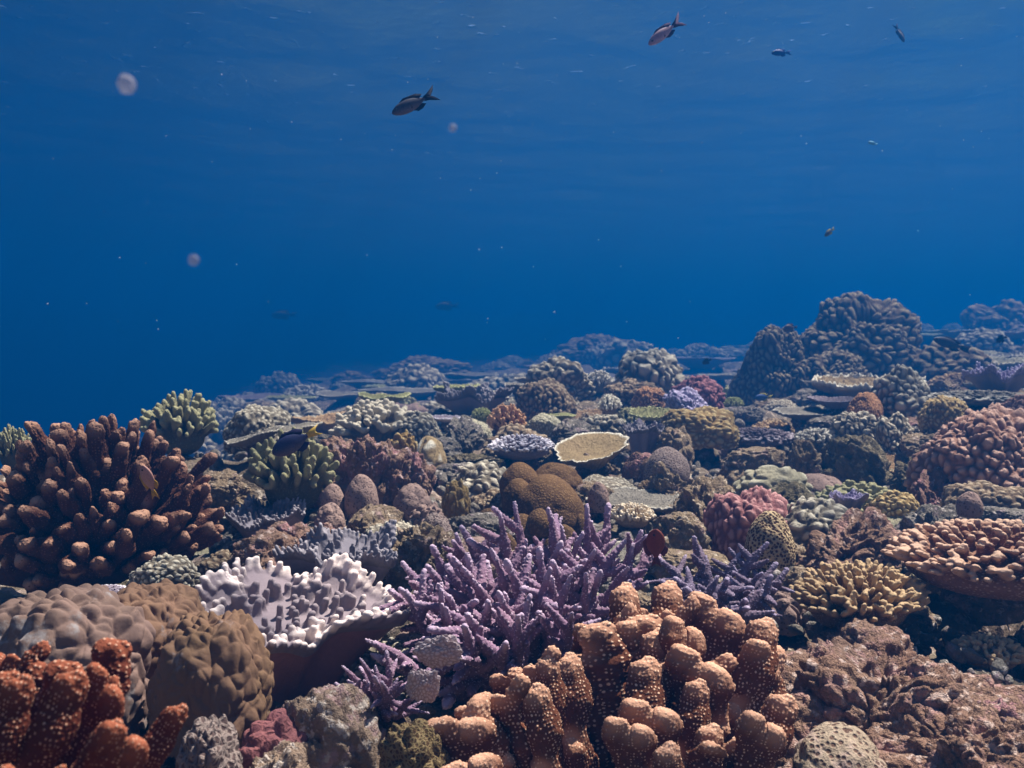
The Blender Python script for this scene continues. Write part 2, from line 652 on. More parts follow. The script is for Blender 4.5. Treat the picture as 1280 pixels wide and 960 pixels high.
def massive(seed, cells=2.6, amp=0.2, power=3.0, sub=6, fine=0.0, fcells=9.0, stretch=(1, 1, 1), lump=0.12, zmin=-0.5):
    """A smooth boulder coral of broad swellings."""
    V, F = ico(sub, zmin)
    r = 1 + lump * fbm(V * 1.2 + seed, 2, seed)
    Q = warp(V * r[:, None], 0.12, 2.0, seed) * np.array(stretch)
    f1, f2 = worley(Q * cells + seed, seed, 0.8)
    h = knob(f1, f2, power)
    g1, g2 = worley(warp(Q, 0.05, 5, seed) * fcells, seed + 3)
    k = knob(g1, g2, 2.4)
    W = V * (r + amp * h + fine * k * (0.5 + 0.5 * vnoise(V * 2.5, seed + 1)))[:, None]
    return mesh_of('massive', W, F, tip=k if fine else h, dot=k)


BL = 1.75      # a stout branch is built this long for its width


def thick_branch(seed, lobes=2, wide=0.2, voxel=0.0105, cell=27.0, stubs=2, club=0.98, relief=0.014, squeeze=0.62, fork=1.0, rough=0.06, tip_len=2.6):
    """One stout branch of fused, flattened, round-topped lobes, its skin set with rows of polyp bumps. Root at 0, top near z=BL."""
    g = np.random.default_rng(seed)
    parts = []
    bend = Vector((g.uniform(-0.2, 0.2), g.uniform(-0.2, 0.2), 0))
    tops = []
    for k in range(lobes):
        off = (k - (lobes - 1) / 2) * wide * 1.25 * fork
        top = Vector((off * 1.25, g.uniform(-0.12, 0.12) * fork, BL * g.uniform(0.8, 1.0) - wide * 0.9)) + bend
        mid = Vector((off * 0.75, g.uniform(-0.05, 0.05), BL * 0.5)) + bend * 0.3
        q = mid.lerp(top, 0.55) + Vector(g.uniform(-0.06, 0.06, 3))
        w = wide * g.uniform(0.85, 1.15)
        tops.append((top + Vector((0, 0, w)), w))
        parts.append(tube([Vector((off * 0.3, 0, -0.1)), mid, q, top], [w * 0.8, w * 0.88, w * g.uniform(0.92, 1.08), w * club * g.uniform(0.8, 1.0)], 16, squeeze))
    for k in range(stubs):
        b = Vector((g.uniform(-0.4, 0.4) * wide * lobes, 0, BL * g.uniform(0.35, 0.8))) + bend * 0.5
        a = g.uniform(0, 2 * math.pi)
        o = Vector((math.cos(a), math.sin(a), 0)) * wide
        e = b + o * g.uniform(0.8, 1.5) + Vector((0, 0, g.uniform(0.1, 0.35)))
        rr = wide * g.uniform(0.45, 0.7)
        tops.append((e + Vector((0, 0, rr)), rr))
        parts.append(tube([b, (b + e) / 2 + o * 0.15, e], [rr, rr, rr * 1.05], 12))
    V, Q = remesh(parts, voxel, 4)
    n = normals(V, Q)
    f = rough * fbm(V * 3.2 + seed, 3, seed)
    V = V + n * f[:, None]
    f1, f2 = worley(warp(V, 0.012, 9, seed) * cell, seed, 0.5)
    h = knob(f1, f2, 1.7)
    ht = np.zeros(len(V))
    for c, rr in tops:
        ht = np.maximum(ht, 1 - np.linalg.norm((V - np.array(c)) * np.array([0.8, 0.8, 1.0]), axis=1) / (rr * tip_len))
    V = V + n * (relief * h)[:, None]
    return mesh_of('thick_branch', V, Q, tip=ht, dot=h)


def staghorn(seed, subs=4, length=1.0, r=0.054, voxel=0.0105):
    """One tapering, pointed staghorn branch with short side branchlets and a rough skin."""
    g = np.random.default_rng(seed)
    bend = Vector((g.uniform(-0.16, 0.16), g.uniform(-0.16, 0.16), 0))
    pts = [Vector((0, 0, 0)), Vector((0, 0, length * 0.35)) + bend * 0.3, Vector((0, 0, length * 0.72)) + bend * 0.7, Vector((0, 0, length)) + bend * 1.3]
    parts = [tube(pts, [r * 1.1, r, r * 0.75, r * 0.36], 10)]
    tips = [(pts[-1], 1)]
    for k in range(subs):
        t = g.uniform(0.18, 0.8)
        b = Vector((0, 0, length * t)) + bend * t
        a = g.uniform(0, 2 * math.pi)
        d = Vector((math.cos(a), math.sin(a), g.uniform(0.35, 1.1))).normalized()
        L = length * g.uniform(0.26, 0.5) * (1.15 - 0.5 * t)
        e = b + d * L
        parts.append(tube([b, (b + e) / 2 + Vector((0, 0, -0.02)), e], [r * 0.85, r * 0.72, r * 0.36], 9))
    V, Q = remesh(parts, voxel, 2)
    n = normals(V, Q)
    f1, f2 = worley(V * np.array([34.0, 34.0, 34.0]), seed, 0.8)
    h = knob(f1, f2, 1.6)
    V = V + n * (0.016 * h + 0.012 * fbm(V * 6 + seed, 2, seed))[:, None]
    rad = np.linalg.norm(V[:, :2] - np.outer(V[:, 2], [bend.x, bend.y]), axis=1)
    tip = np.clip(np.maximum((V[:, 2] - 0.72 * length) / (0.3 * length), (rad - 0.17 * length) / (0.16 * length)), 0, 1)
    return mesh_of('staghorn', V, Q, tip=tip, dot=h)


def leather_cap(seed, n=120, fold=0.22, flen=0.22, fr=0.045, dish=0.22, voxel=0.024, inner=1.0):
    """The fleshy top of a leather coral: a dished, folded sheet set with soft fingers, densest along the rim."""
    g = np.random.default_rng(seed)
    na, nr = 72, 14
    a = np.linspace(0, 2 * np.pi, na, endpoint=False)
    Rr = 1 + fold * np.sin(3 * a + seed) * 0.5 + fold * np.sin(5 * a + 2 * seed) * 0.45 + 0.04 * np.sin(11 * a)
    Zr = 0.16 * np.sin(4 * a + 1.3 * seed) + 0.09 * np.sin(7 * a + seed)

    def surf(t, k):
        return Vector((math.cos(a[k]) * Rr[k] * t, math.sin(a[k]) * Rr[k] * t, dish * t ** 2.2 + Zr[k] * t ** 3))
    th = 0.05
    top = [[surf(t, k) for k in range(na)] for t in np.linspace(0.03, 1, nr)]
    rows = top + [[p - Vector((0, 0, th * 1.6)) for p in r] for r in top[::-1]]
    V = np.array([list(p) for r in rows for p in r])
    i = np.arange(len(rows) - 1)[:, None] * na
    j = np.arange(na)[None]
    jn = (j + 1) % na
    F = np.stack([(i + j).ravel(), (i + na + j).ravel(), (i + na + jn).ravel(), (i + jn).ravel()], 1)
    V = np.concatenate([V, [[0, 0, 0], [0, 0, -th * 1.6]]])
    c0, c1 = len(V) - 2, len(V) - 1
    last = (len(rows) - 1) * na
    kk = np.arange(na)
    F = [F, np.stack([(kk + 1) % na, kk, np.full(na, c0)], 1), np.stack([last + kk, last + (kk + 1) % na, np.full(na, c1)], 1)]
    parts = [(V, F)]
    for q in range(n):
        rim = q < n * 0.45
        t = 0.97 if rim else math.sqrt(g.uniform(0.02, 0.9)) * inner
        k = int(q / (n * 0.45) * na) % na if rim else g.integers(0, na)
        b = surf(t, k)
        out = Vector((math.cos(a[k]), math.sin(a[k]), 0))
        d = (out * (0.75 if rim else 0.25 * t) + Vector((0, 0, 0.75 if rim else 1)) + Vector(g.uniform(-0.25, 0.25, 3))).normalized()
        L = flen * g.uniform(0.6, 1.25) * (0.8 if rim else 1.0)
        rr = fr * g.uniform(0.85, 1.25)
        m = b + d * L * 0.5
        e = b + (d + Vector((0, 0, 0.3))).normalized() * L
        parts.append(tube([b - d * 0.02, m, e], [rr * 1.35, rr, rr * 1.0], 9))
    W, Q = remesh(parts, voxel, 2)
    rad = np.linalg.norm(W[:, :2], axis=1)
    ang = (np.arctan2(W[:, 1], W[:, 0]) % (2 * np.pi)) / (2 * np.pi) * na
    k = ang.astype(int) % na
    tt = np.clip(rad / Rr[k], 0, 1)
    z0 = dish * tt ** 2.2 + Zr[k] * tt ** 3
    tip = np.clip((W[:, 2] - z0) / (flen * 0.8), 0, 1) * (0.35 + 0.75 * np.clip((tt - 0.62) / 0.3, 0, 1))  # rim tips paler still, their sunlit brightness put into the colour
    me = mesh_of('leather_cap', W, Q, tip=tip)
    # the bare stalk flares up to the same rim
    sv = []
    ts = [1.0, 0.95, 0.86, 0.76, 0.68, 0.62, 0.6, 0.62]
    zs = [0.0, -0.10, -0.26, -0.45, -0.65, -0.85, -1.05, -1.25]
    for t, z in zip(ts, zs):
        for kk in range(na):
            p = surf(1.0, kk)
            f = (1 + z / 1.25)
            sv.append([p.x * t * (0.7 + 0.3 * f) * 0.97, p.y * t * (0.7 + 0.3 * f) * 0.97, p.z * f ** 0.7 - th + z * 0.9])
    sv = np.array(sv)
    i = np.arange(len(ts) - 1)[:, None] * na
    SFc = np.stack([(i + j).ravel(), (i + na + j).ravel(), (i + na + jn).ravel(), (i + jn).ravel()], 1)
    return me, mesh_of('leather_stalk', sv, SFc)


def pedestal(seed):
    def f():
        V, F = ico(4)
        z = V[:, 2]
        w = np.where(z > 0, 1.0 - 0.25 * z, 0.75 + 0.25 * np.abs(z))
        W = V * np.stack([w, w, np.ones(len(V))], 1)
        W *= (1 + 0.16 * fbm(V * 2 + seed, 4, seed))[:, None]
        return mesh_of('pedestal', W, F)
    return lib(('pedestal', seed), f)


# ------------------------------------------------------------------ fish, about one unit long, nose at +x
def fish_parts(deep=0.2, fork=0.5, thick=0.42):
    xs = np.array([0.5, 0.475, 0.42, 0.33, 0.2, 0.05, -0.1, -0.22, -0.3, -0.36])
    hs = np.array([0.012, 0.07, 0.13, 0.19, 0.235, 0.24, 0.2, 0.125, 0.07, 0.055]) / 0.24 * deep
    ws = np.array([0.01, 0.06, 0.11, 0.15, 0.17, 0.165, 0.12, 0.065, 0.03, 0.018]) / 0.17 * deep * thick
    na = 18
    V = []
    for x, h, w in zip(xs, hs, ws):
        for k in range(na):
            a = 2 * math.pi * k / na
            V.append([x, w * math.cos(a), h * math.sin(a) * (1.0 if math.sin(a) > 0 else 0.9)])
    V = np.array(V)
    i = np.arange(len(xs) - 1)[:, None] * na
    j = np.arange(na)[None]
    jn = (j + 1) % na
    F = np.stack([(i + j).ravel(), (i + jn).ravel(), (i + na + jn).ravel(), (i + na + j).ravel()], 1)
    V = np.concatenate([V, [[0.505, 0, 0], [-0.362, 0, 0]]])
    e = len(V) - 2
    l = (len(xs) - 1) * na
    jj = np.arange(na)
    Ft = np.concatenate([F[:, [0, 1, 2]], F[:, [0, 2, 3]], np.stack([(jj + 1) % na, jj, np.full(na, e)], 1), np.stack([l + jj, l + (jj + 1) % na, np.full(na, e + 1)], 1)])
    body = mesh_of('fish_body', V, Ft)

    def fin(name, outline, t=0.006):
        o = np.array(outline, float)
        n = len(o)
        c = o.mean(0)
        V = np.concatenate([np.stack([o[:, 0], np.full(n, t), o[:, 1]], 1), np.stack([o[:, 0], np.full(n, -t), o[:, 1]], 1), [[c[0], t * 1.6, c[1]], [c[0], -t * 1.6, c[1]]]])
        F = []
        for k in range(n):
            q = (k + 1) % n
            F += [[k, q, 2 * n], [n + q, n + k, 2 * n + 1], [k, n + k, q], [q, n + k, n + q]]
        return mesh_of(name, V, np.array(F))
    tail = fin('tail_fin', [(-0.33, 0.05), (-0.45, 0.085), (-0.68, 0.09 + 0.11 * fork), (-0.60, 0.07), (-0.47 - 0.13 * (1 - fork), 0.0), (-0.60, -0.07), (-0.68, -0.09 - 0.09 * fork), (-0.45, -0.08), (-0.33, -0.05)])
    dorsal = fin('dorsal_fin', [(0.24, deep * 0.95), (0.12, deep * 1.28), (-0.06, deep * 1.22), (-0.2, deep * 1.15), (-0.34, deep * 0.75), (-0.26, deep * 0.42), (-0.1, deep * 0.8), (0.05, deep * 0.97)])
    anal = fin('anal_fin', [(0.0, -deep * 0.86), (-0.1, -deep * 1.2), (-0.22, -deep * 1.1), (-0.34, -deep * 0.7), (-0.25, -deep * 0.4), (-0.1, -deep * 0.68)])
    pect = fin('pectoral_fin', [(0.2, 0.0), (0.14, 0.05), (0.0, 0.02), (-0.02, -0.05), (0.08, -0.08), (0.19, -0.04)], 0.004)
    V, F = ico(2)
    eye = mesh_of('fish_eye', V * 0.028, F)
    return body, tail, dorsal, anal, pect, eye


FISH = {}


def fish(name, label, px, py, d, length, head, body, fins, belly=None, deep=0.2, fork=0.5, roll=0.0, cat='fish', tail=None, eyecol=(0.01, 0.01, 0.012), group=None):
    """head = (dx, dy) on the photo: which way the nose points; a little turned towards the camera."""
    k = (deep, fork)
    if k not in FISH:
        FISH[k] = fish_parts(deep, fork)
    b, t, do, an, pe, ey = FISH[k]
    p = P(px, py, d)
    x = Vector((head[0], head[2] if len(head) > 2 else -0.25, -head[1])).normalized()
    z = Vector((0, 0, 1)) if abs(x.z) < 0.8 else Vector((-1 if head[0] <= 0 else 1, 0, 0.2))
    yv = z.cross(x).normalized()
    zv = x.cross(yv)
    q = Matrix((x, yv, zv)).transposed().to_quaternion()
    o = thing(name, label, cat, p, group)
    o.rotation_mode = 'QUATERNION'
    o.rotation_quaternion = q @ Quaternion((1, 0, 0), roll)
    o.scale = (length,) * 3
    mb = plain_mat('fish_skin_' + str(len(MATS)), body, 0.55, 0.2, grad=belly, lo=-deep * 0.7, hi=deep * 0.3)
    mf = plain_mat('fish_fin_' + str(len(MATS)), fins, 0.8, 0.03)
    me = plain_mat('fish_eye_black', eyecol, 0.15, 0.6)
    put('body', b, mb, parent=o)
    put('tail_fin', t, mf if tail is None else plain_mat('fish_tail_' + str(len(MATS)), tail, 0.5, 0.2), parent=o)
    put('dorsal_fin', do, mf, parent=o)
    put('anal_fin', an, mf, parent=o)
    for s in (1, -1):
        put('pectoral_fin', pe, mf, (0.02, s * deep * 0.36, -0.02), Quaternion((0, 0, 1), -s * 0.35), parent=o)
        put('eye', ey, me, (0.385, s * deep * 0.33, deep * 0.18), parent=o)
    return o


# ------------------------------------------------------------------ pigments
M_ORANGE = coral_mat('orange_brown_coral', (0.135, 0.047, 0.023), (0.095, 0.033, 0.017), tip=(0.56, 0.31, 0.20), tip_lo=0.34, tip_hi=1.0, dots=(0.68, 0.45, 0.31), dot_attr=True, bump=0.35, bump_scale=240, grain=0.2)  # dark brown stems, deepened in colour to paint shade into the gaps
M_RED = coral_mat('red_brown_coral', (0.135, 0.036, 0.019), (0.095, 0.024, 0.014), tip=(0.27, 0.085, 0.045), tip_lo=0.40, tip_hi=1.0, dots=(0.50, 0.28, 0.19), dot_attr=True, bump=0.35, bump_scale=240, grain=0.2)
M_MAROON = coral_mat('maroon_brown_coral', (0.105, 0.042, 0.026), (0.07, 0.029, 0.020), tip=(0.44, 0.25, 0.165), tip_lo=0.40, tip_hi=0.98, dots=(0.20, 0.095, 0.06), dot_attr=True, bump=0.4, bump_scale=160)
M_PURPLE = coral_mat('purple_staghorn', (0.27, 0.165, 0.245), (0.32, 0.19, 0.245), tip=(0.48, 0.36, 0.46), dots=(0.58, 0.45, 0.50), dot_attr=True, bump=0.4, bump_scale=220)
M_PURPLE2 = coral_mat('violet_staghorn', (0.22, 0.165, 0.23), (0.26, 0.18, 0.22), tip=(0.43, 0.34, 0.44), dots=(0.55, 0.45, 0.55), dot_attr=True, bump=0.4, bump_scale=220)
M_LEATHER = coral_mat('leather_fingers', (0.27, 0.215, 0.225), (0.235, 0.185, 0.20), tip=(0.78, 0.65, 0.59), tip_lo=0.25, tip_hi=1.0, bump=0.2, bump_scale=300, rough=0.6, grain=0.2)
M_LEATHERG = coral_mat('grey_leather_fingers', (0.185, 0.165, 0.185), (0.155, 0.14, 0.16), tip=(0.30, 0.27, 0.285), tip_lo=0.4, tip_hi=1.1, bump=0.2, bump_scale=300, rough=0.6, grain=0.2)
M_STALK = coral_mat('leather_stalk_skin', (0.34, 0.17, 0.16), (0.28, 0.14, 0.14), bump=0.2, bump_scale=120, rough=0.6, grain=0.2)
M_STALKG = coral_mat('grey_stalk_skin', (0.26, 0.22, 0.27), (0.22, 0.19, 0.24), bump=0.2, bump_scale=120, rough=0.6, grain=0.2)
M_BOULDER = coral_mat('brown_boulder_coral', (0.20, 0.115, 0.073), (0.15, 0.09, 0.05), grime=(0.22, 0.18, 0.17), grime_at=0.66, bump=0.15, bump_scale=260, noise=7, grain=0.12)
M_BOULDERG = coral_mat('mauve_boulder_coral', (0.21, 0.135, 0.11), (0.16, 0.105, 0.08), grime=(0.24, 0.21, 0.20), grime_at=0.60, bump=0.15, bump_scale=260, noise=7, grain=0.12)
M_LOBED = coral_mat('olive_brown_lobed_coral', (0.115, 0.063, 0.027), (0.09, 0.05, 0.024), tip=None, dots=(0.15, 0.088, 0.04), dot_scale=170, dot_size=0.55, bump=0.3, bump_scale=200, grain=0.2)
M_ROCKP = coral_mat('pink_crusted_rock', (0.26, 0.15, 0.115), (0.33, 0.22, 0.15), grime=(0.38, 0.20, 0.20), grime_at=0.56, noise=9, bump=1.0, bump_scale=95, crust=(0.50, 0.36, 0.34), crust_at=0.61)
M_ROCKT = coral_mat('tan_crusted_rock', (0.32, 0.235, 0.15), (0.23, 0.165, 0.105), grime=(0.36, 0.25, 0.22), grime_at=0.60, noise=9, bump=1.0, bump_scale=95, crust=(0.52, 0.43, 0.33), crust_at=0.61)
M_ROCKO = coral_mat('olive_turf_rock', (0.14, 0.115, 0.065), (0.20, 0.16, 0.10), grime=(0.25, 0.20, 0.15), grime_at=0.60, noise=8, bump=1.0, bump_scale=90, crust=(0.36, 0.30, 0.20), crust_at=0.61)
M_ROCKR = coral_mat('rusty_rubble_rock', (0.22, 0.125, 0.085), (0.31, 0.195, 0.135), grime=(0.38, 0.22, 0.19), grime_at=0.57, noise=10, bump=1.0, bump_scale=90, crust=(0.50, 0.37, 0.31), crust_at=0.60)
M_ROCKG = coral_mat('grey_crusted_rock', (0.24, 0.21, 0.17), (0.16, 0.14, 0.12), grime=(0.30, 0.22, 0.24), grime_at=0.60, noise=9, bump=1.0, bump_scale=90, crust=(0.48, 0.42, 0.38), crust_at=0.61)
M_HONEYT = coral_mat('cream_honeycomb_coral', (0.10, 0.045, 0.02), (0.13, 0.06, 0.025), cells=None)
M_HONEY = coral_mat('tan_honeycomb_coral', (0.56, 0.42, 0.25), (0.50, 0.37, 0.21), dots=(0.075, 0.035, 0.02), dot_scale=185, dot_size=0.66, dot_bump=-1.6, bump=0.6, bump_scale=200, grain=0.15)
M_HONEYB = coral_mat('sandy_pitted_coral', (0.40, 0.31, 0.22), (0.31, 0.23, 0.165), dots=(0.12, 0.07, 0.05), dot_scale=150, dot_size=0.5, dot_bump=-1.6, bump=0.6, bump_scale=160, grime=(0.36, 0.26, 0.22), grime_at=0.56)
M_HONEYO = coral_mat('olive_honeycomb_coral', (0.26, 0.19, 0.09), (0.22, 0.16, 0.08), cells=(0.085, 0.05, 0.025), cell_scale=210, cell_w=0.10, bump=0.6, bump_scale=200)
M_HONEYG = coral_mat('grey_honeycomb_coral', (0.34, 0.26, 0.22), (0.27, 0.21, 0.19), cells=(0.12, 0.08, 0.07), cell_scale=150, cell_w=0.11, bump=0.6, bump_scale=200)
M_STARP = coral_mat('pinkish_dome_coral', (0.33, 0.225, 0.185), (0.27, 0.185, 0.155), dots=(0.13, 0.085, 0.07), dot_scale=150, dot_size=0.42, bump=0.4, bump_scale=150)
M_PINK = coral_mat('pink_knobby_coral', (0.30, 0.13, 0.125), (0.24, 0.105, 0.105), tip=(0.50, 0.27, 0.25), tip_lo=0.5, tip_hi=1.0, bump=0.5, bump_scale=180)
M_SALMON = coral_mat('salmon_knobby_coral', (0.27, 0.145, 0.105), (0.22, 0.12, 0.085), tip=(0.48, 0.31, 0.24), tip_lo=0.5, tip_hi=1.0, bump=0.5, bump_scale=150)
M_TANFING = coral_mat('tan_finger_coral', (0.27, 0.165, 0.085), (0.22, 0.135, 0.07), tip=(0.46, 0.32, 0.18), tip_lo=0.5, tip_hi=1.0, dots=(0.40, 0.28, 0.16), dot_attr=True, bump=0.4, bump_scale=200)
M_PEACH = coral_mat('peach_finger_coral', (0.29, 0.15, 0.095), (0.24, 0.12, 0.08), tip=(0.52, 0.34, 0.24), tip_lo=0.45, tip_hi=0.95, dots=(0.42, 0.27, 0.18), dot_attr=True, bump=0.4, bump_scale=200)
M_CREAM = coral_mat('cream_finger_coral', (0.44, 0.33, 0.22), (0.38, 0.29, 0.20), tip=(0.72, 0.60, 0.44), tip_lo=0.4, tip_hi=0.95, bump=0.4, bump_scale=160)
M_YELLOW = coral_mat('mustard_knobby_coral', (0.32, 0.215, 0.085), (0.27, 0.17, 0.07), tip=(0.50, 0.38, 0.19), tip_lo=0.5, tip_hi=1.0, bump=0.5, bump_scale=150)
M_LIME = coral_mat('yellow_green_coral', (0.33, 0.34, 0.08), (0.27, 0.28, 0.08), tip=(0.52, 0.52, 0.22), bump=0.5, bump_scale=130)
M_RUST = coral_mat('rust_bushy_coral', (0.28, 0.13, 0.06), (0.22, 0.10, 0.05), tip=(0.50, 0.29, 0.16), tip_lo=0.45, tip_hi=1.0, bump=0.5, bump_scale=130)
M_GREYK = coral_mat('grey_knobby_coral', (0.21, 0.18, 0.135), (0.165, 0.14, 0.105), tip=(0.50, 0.45, 0.35), tip_lo=0.5, tip_hi=1.0, bump=0.5, bump_scale=110)
M_BROWNK = coral_mat('brown_knobby_coral', (0.175, 0.12, 0.075), (0.14, 0.095, 0.06), tip=(0.36, 0.28, 0.19), tip_lo=0.5, tip_hi=1.0, bump=0.5, bump_scale=110)
M_MOUND = coral_mat('dark_mound_coral', (0.125, 0.09, 0.058), (0.10, 0.072, 0.048), tip=(0.27, 0.22, 0.15), tip_lo=0.5, tip_hi=1.0, bump=0.5, bump_scale=110)
M_MAUVEK = coral_mat('mauve_knobby_coral', (0.225, 0.185, 0.135), (0.175, 0.145, 0.105), tip=(0.54, 0.48, 0.37), tip_lo=0.5, tip_hi=1.0, bump=0.5, bump_scale=110)
M_WINE = coral_mat('wine_red_coral', (0.20, 0.09, 0.095), (0.16, 0.07, 0.08), tip=(0.36, 0.16, 0.17), bump=0.5, bump_scale=110)
M_LILAC = coral_mat('lilac_coral', (0.30, 0.25, 0.38), (0.25, 0.21, 0.33), tip=(0.46, 0.41, 0.55), bump=0.5, bump_scale=110)
M_GREENF = coral_mat('olive_green_finger_coral', (0.135, 0.12, 0.058), (0.105, 0.095, 0.05), tip=(0.30, 0.28, 0.155), tip_lo=0.5, tip_hi=1.0, dots=(0.20, 0.18, 0.095), dot_attr=True, bump=0.4, bump_scale=150)
M_TABLE = coral_mat('straw_table_coral', (0.37, 0.27, 0.14), (0.31, 0.22, 0.12), tip=(0.80, 0.74, 0.60), tip_lo=0.42, tip_hi=0.9, bump=0.7, bump_scale=160)
M_TABLEG = coral_mat('grey_table_coral', (0.27, 0.24, 0.195), (0.22, 0.195, 0.16), tip=(0.55, 0.51, 0.43), tip_lo=0.5, tip_hi=1.05, bump=0.7, bump_scale=120)
M_TABLEV = coral_mat('violet_grey_table_coral', (0.25, 0.20, 0.22), (0.21, 0.165, 0.185), tip=(0.44, 0.38, 0.41), tip_lo=0.5, tip_hi=1.05, bump=0.7, bump_scale=120)
M_TABLEY = coral_mat('lime_edged_table_coral', (0.30, 0.29, 0.13), (0.25, 0.24, 0.11), tip=(0.58, 0.58, 0.30), tip_lo=0.5, tip_hi=1.05, bump=0.7, bump_scale=120)
M_WHITEF = coral_mat('pale_lilac_finger_coral', (0.33, 0.27, 0.31), (0.28, 0.23, 0.27), tip=(0.80, 0.74, 0.78), tip_lo=0.35, tip_hi=0.95, bump=0.4, bump_scale=150)
M_PALE = coral_mat('pale_cushion_coral', (0.36, 0.32, 0.215), (0.30, 0.27, 0.18), tip=(0.52, 0.48, 0.35), bump=0.6, bump_scale=130)
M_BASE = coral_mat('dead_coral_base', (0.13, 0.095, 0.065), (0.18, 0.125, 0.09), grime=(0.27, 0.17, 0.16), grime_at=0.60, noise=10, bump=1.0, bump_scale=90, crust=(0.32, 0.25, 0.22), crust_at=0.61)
M_FLOOR = coral_mat('reef_floor', (0.20, 0.155, 0.105), (0.12, 0.09, 0.065), grime=(0.33, 0.24, 0.20), grime_at=0.58, noise=5, bump=1.0, bump_scale=70, crust=(0.46, 0.38, 0.30), crust_at=0.60)
M_CRUST = coral_mat('lavender_crust', (0.38, 0.29, 0.29), (0.31, 0.22, 0.22), tip=(0.54, 0.45, 0.44), bump=0.2, bump_scale=60, grain=0.15)
M_ROCKF = coral_mat('bright_tan_rock', (0.40, 0.285, 0.20), (0.29, 0.20, 0.14), grime=(0.42, 0.27, 0.25), grime_at=0.58, noise=9, bump=0.8, bump_scale=120, crust=(0.60, 0.50, 0.42), crust_at=0.58)
M_SPONGE = coral_mat('rose_sponge', (0.33, 0.125, 0.115), (0.27, 0.11, 0.11), cells=(0.22, 0.085, 0.085), cell_scale=110, cell_w=0.075, bump=0.4, bump_scale=160)


# ------------------------------------------------------------------ helpers that stand a coral where the photo has it
def m_of(px, d):
    return px * d / FPX


def dome(name, label, cat, px, py, d, w, h, me, mat, deep=0.8, spin=None, base=None, base_mat=None, base_h=0.45, group=None, sink=0.25, lean=0.0, bw=0.6):
    """A coral head w by h photo pixels, its foot at (px, py). base: how far (of h) it stands on a dead pedestal."""
    W, H = m_of(w, d), m_of(h, d)
    foot = P(px, py, d)
    q = rz(random.uniform(0, 6.28) if spin is None else spin)
    if lean:
        q = Quaternion((0, 1, 0), lean) @ q
    anchor(foot, W * 0.5)
    sx = W / 2 / 1.08
    if base is None:
        sz = H / (1.08 + sink)
        c = foot + Vector((0, 0, sz * sink))
        o = put(name, me, mat, c, q, (sx, sx * deep, sz))
        return tag(o, label, cat, group)
    t = thing(name, label, cat, foot, group)
    bh = H * base
    sz = (H - bh) / (1.08 + sink)
    put('crown', me, mat, (0, 0, bh + sz * sink), q, (sx, sx * deep, sz), t)
    put('base', pedestal(random.randrange(3)), base_mat or M_BASE, (0, sx * deep * 0.1, bh * base_h - m_of(6, d)), q, (sx * bw, sx * deep * bw, bh * 0.75 + m_of(8, d)), t)
    return t


def table(name, label, cat, px, py, d, w, h, me, mat, deep=0.9, tilt=(0.0, 0.0), spin=None, stalk=0.3, group=None, drop=None, sz=None):
    """A table coral: plate w pixels wide with its near rim's middle at (px, py), standing h pixels above the floor."""
    W = m_of(w, d)
    c = P(px, py, d)
    H = m_of(h, d)
    foot = c - Vector((0, 0, H))
    anchor(foot, W * 0.4)
    t = thing(name, label, cat, foot, group)
    q = Quaternion((1, 0, 0), tilt[0]) @ Quaternion((0, 1, 0), tilt[1])
    put('plate', me, mat, (0, 0, H), q @ rz(random.uniform(0, 6.28) if spin is None else spin), (W / 2, W / 2 * deep, W / 2 * (sz or 1.0)), t)
    put('stalk', pedestal(random.randrange(3)), M_BASE, (0, 0, H * 0.38), rz(random.uniform(0, 6.28)), (W / 2 * stalk, W / 2 * stalk, H * 0.52 + m_of(3, d)), t)
    return t


def branch_colony(name, label, cat, centre, tips, meshes, mat, root_mix, fat, base_scale, base_mat=None, anchor_r=0.2, base_z=0.0, min_len=0.0, slant=0.0):
    """Stout branches, each its own part, rising from one base. tips: (px, py, d, width px[, which mesh])."""
    t = thing(name, label, cat, centre)
    anchor(centre, anchor_r)
    put('base', pedestal(1), base_mat or mat, (0, 0, base_z), rz(0.4), base_scale, t)
    for k, tp in enumerate(tips):
        top = P(*tp[:3]) - centre
        root = Vector((top.x * root_mix[0] - slant, top.y * root_mix[0], top.z * root_mix[1]))
        axis = top - root
        L = max(axis.length, min_len)
        me = meshes[tp[4] if len(tp) > 4 else random.randrange(len(meshes))]
        w = m_of(tp[3], tp[2]) / fat
        q = axis.to_track_quat('Z', 'Y')
        # broad side of a flattened branch towards the viewer
        x_ax = q @ Vector((1, 0, 0))
        ang = math.atan2((q @ Vector((0, 1, 0))).x, x_ax.x)
        q = q @ rz(ang + random.uniform(-0.5, 0.5))
        put('branch', me, mat, root, q, (w, w, L / BL), t)
    return t


# ------------------------------------------------------------------ shape library
K = {
    'small': lib('k1', lambda: knob_dome(1, 420, 0.10)),
    'mid': lib('k2', lambda: knob_dome(2, 240, 0.14)),
    'big': lib('k3', lambda: knob_dome(3, 120, 0.20, lobes=10)),
    'tall': lib('k4', lambda: knob_dome(4, 260, 0.20, up=0.25)),
    'fine': lib('k5', lambda: knob_dome(5, 900, 0.055)),
    'flatk': lib('k6', lambda: knob_dome(6, 260, 0.14, stretch=(1, 1, 2.0))),
    'lumpy': lib('k7', lambda: knob_dome(7, 340, 0.12, lump=0.26, lobes=16, lobe_amp=0.26)),
    'nodule': lib('k10', lambda: knob_dome(10, 620, 0.075, sub=7, lump=0.34, lobes=18, lobe_amp=0.24, ragged=1.0, fine=0.05)),
    'nodule2': lib('k11', lambda: knob_dome(14, 380, 0.09, sub=6, lump=0.3, lobes=12, lobe_amp=0.22, ragged=1.0, fine=0.05)),
    'cauli': lib('k9', lambda: knob_dome(9, 620, 0.072, sub=7, lump=0.16, lobes=34, lobe_amp=0.16)),
}
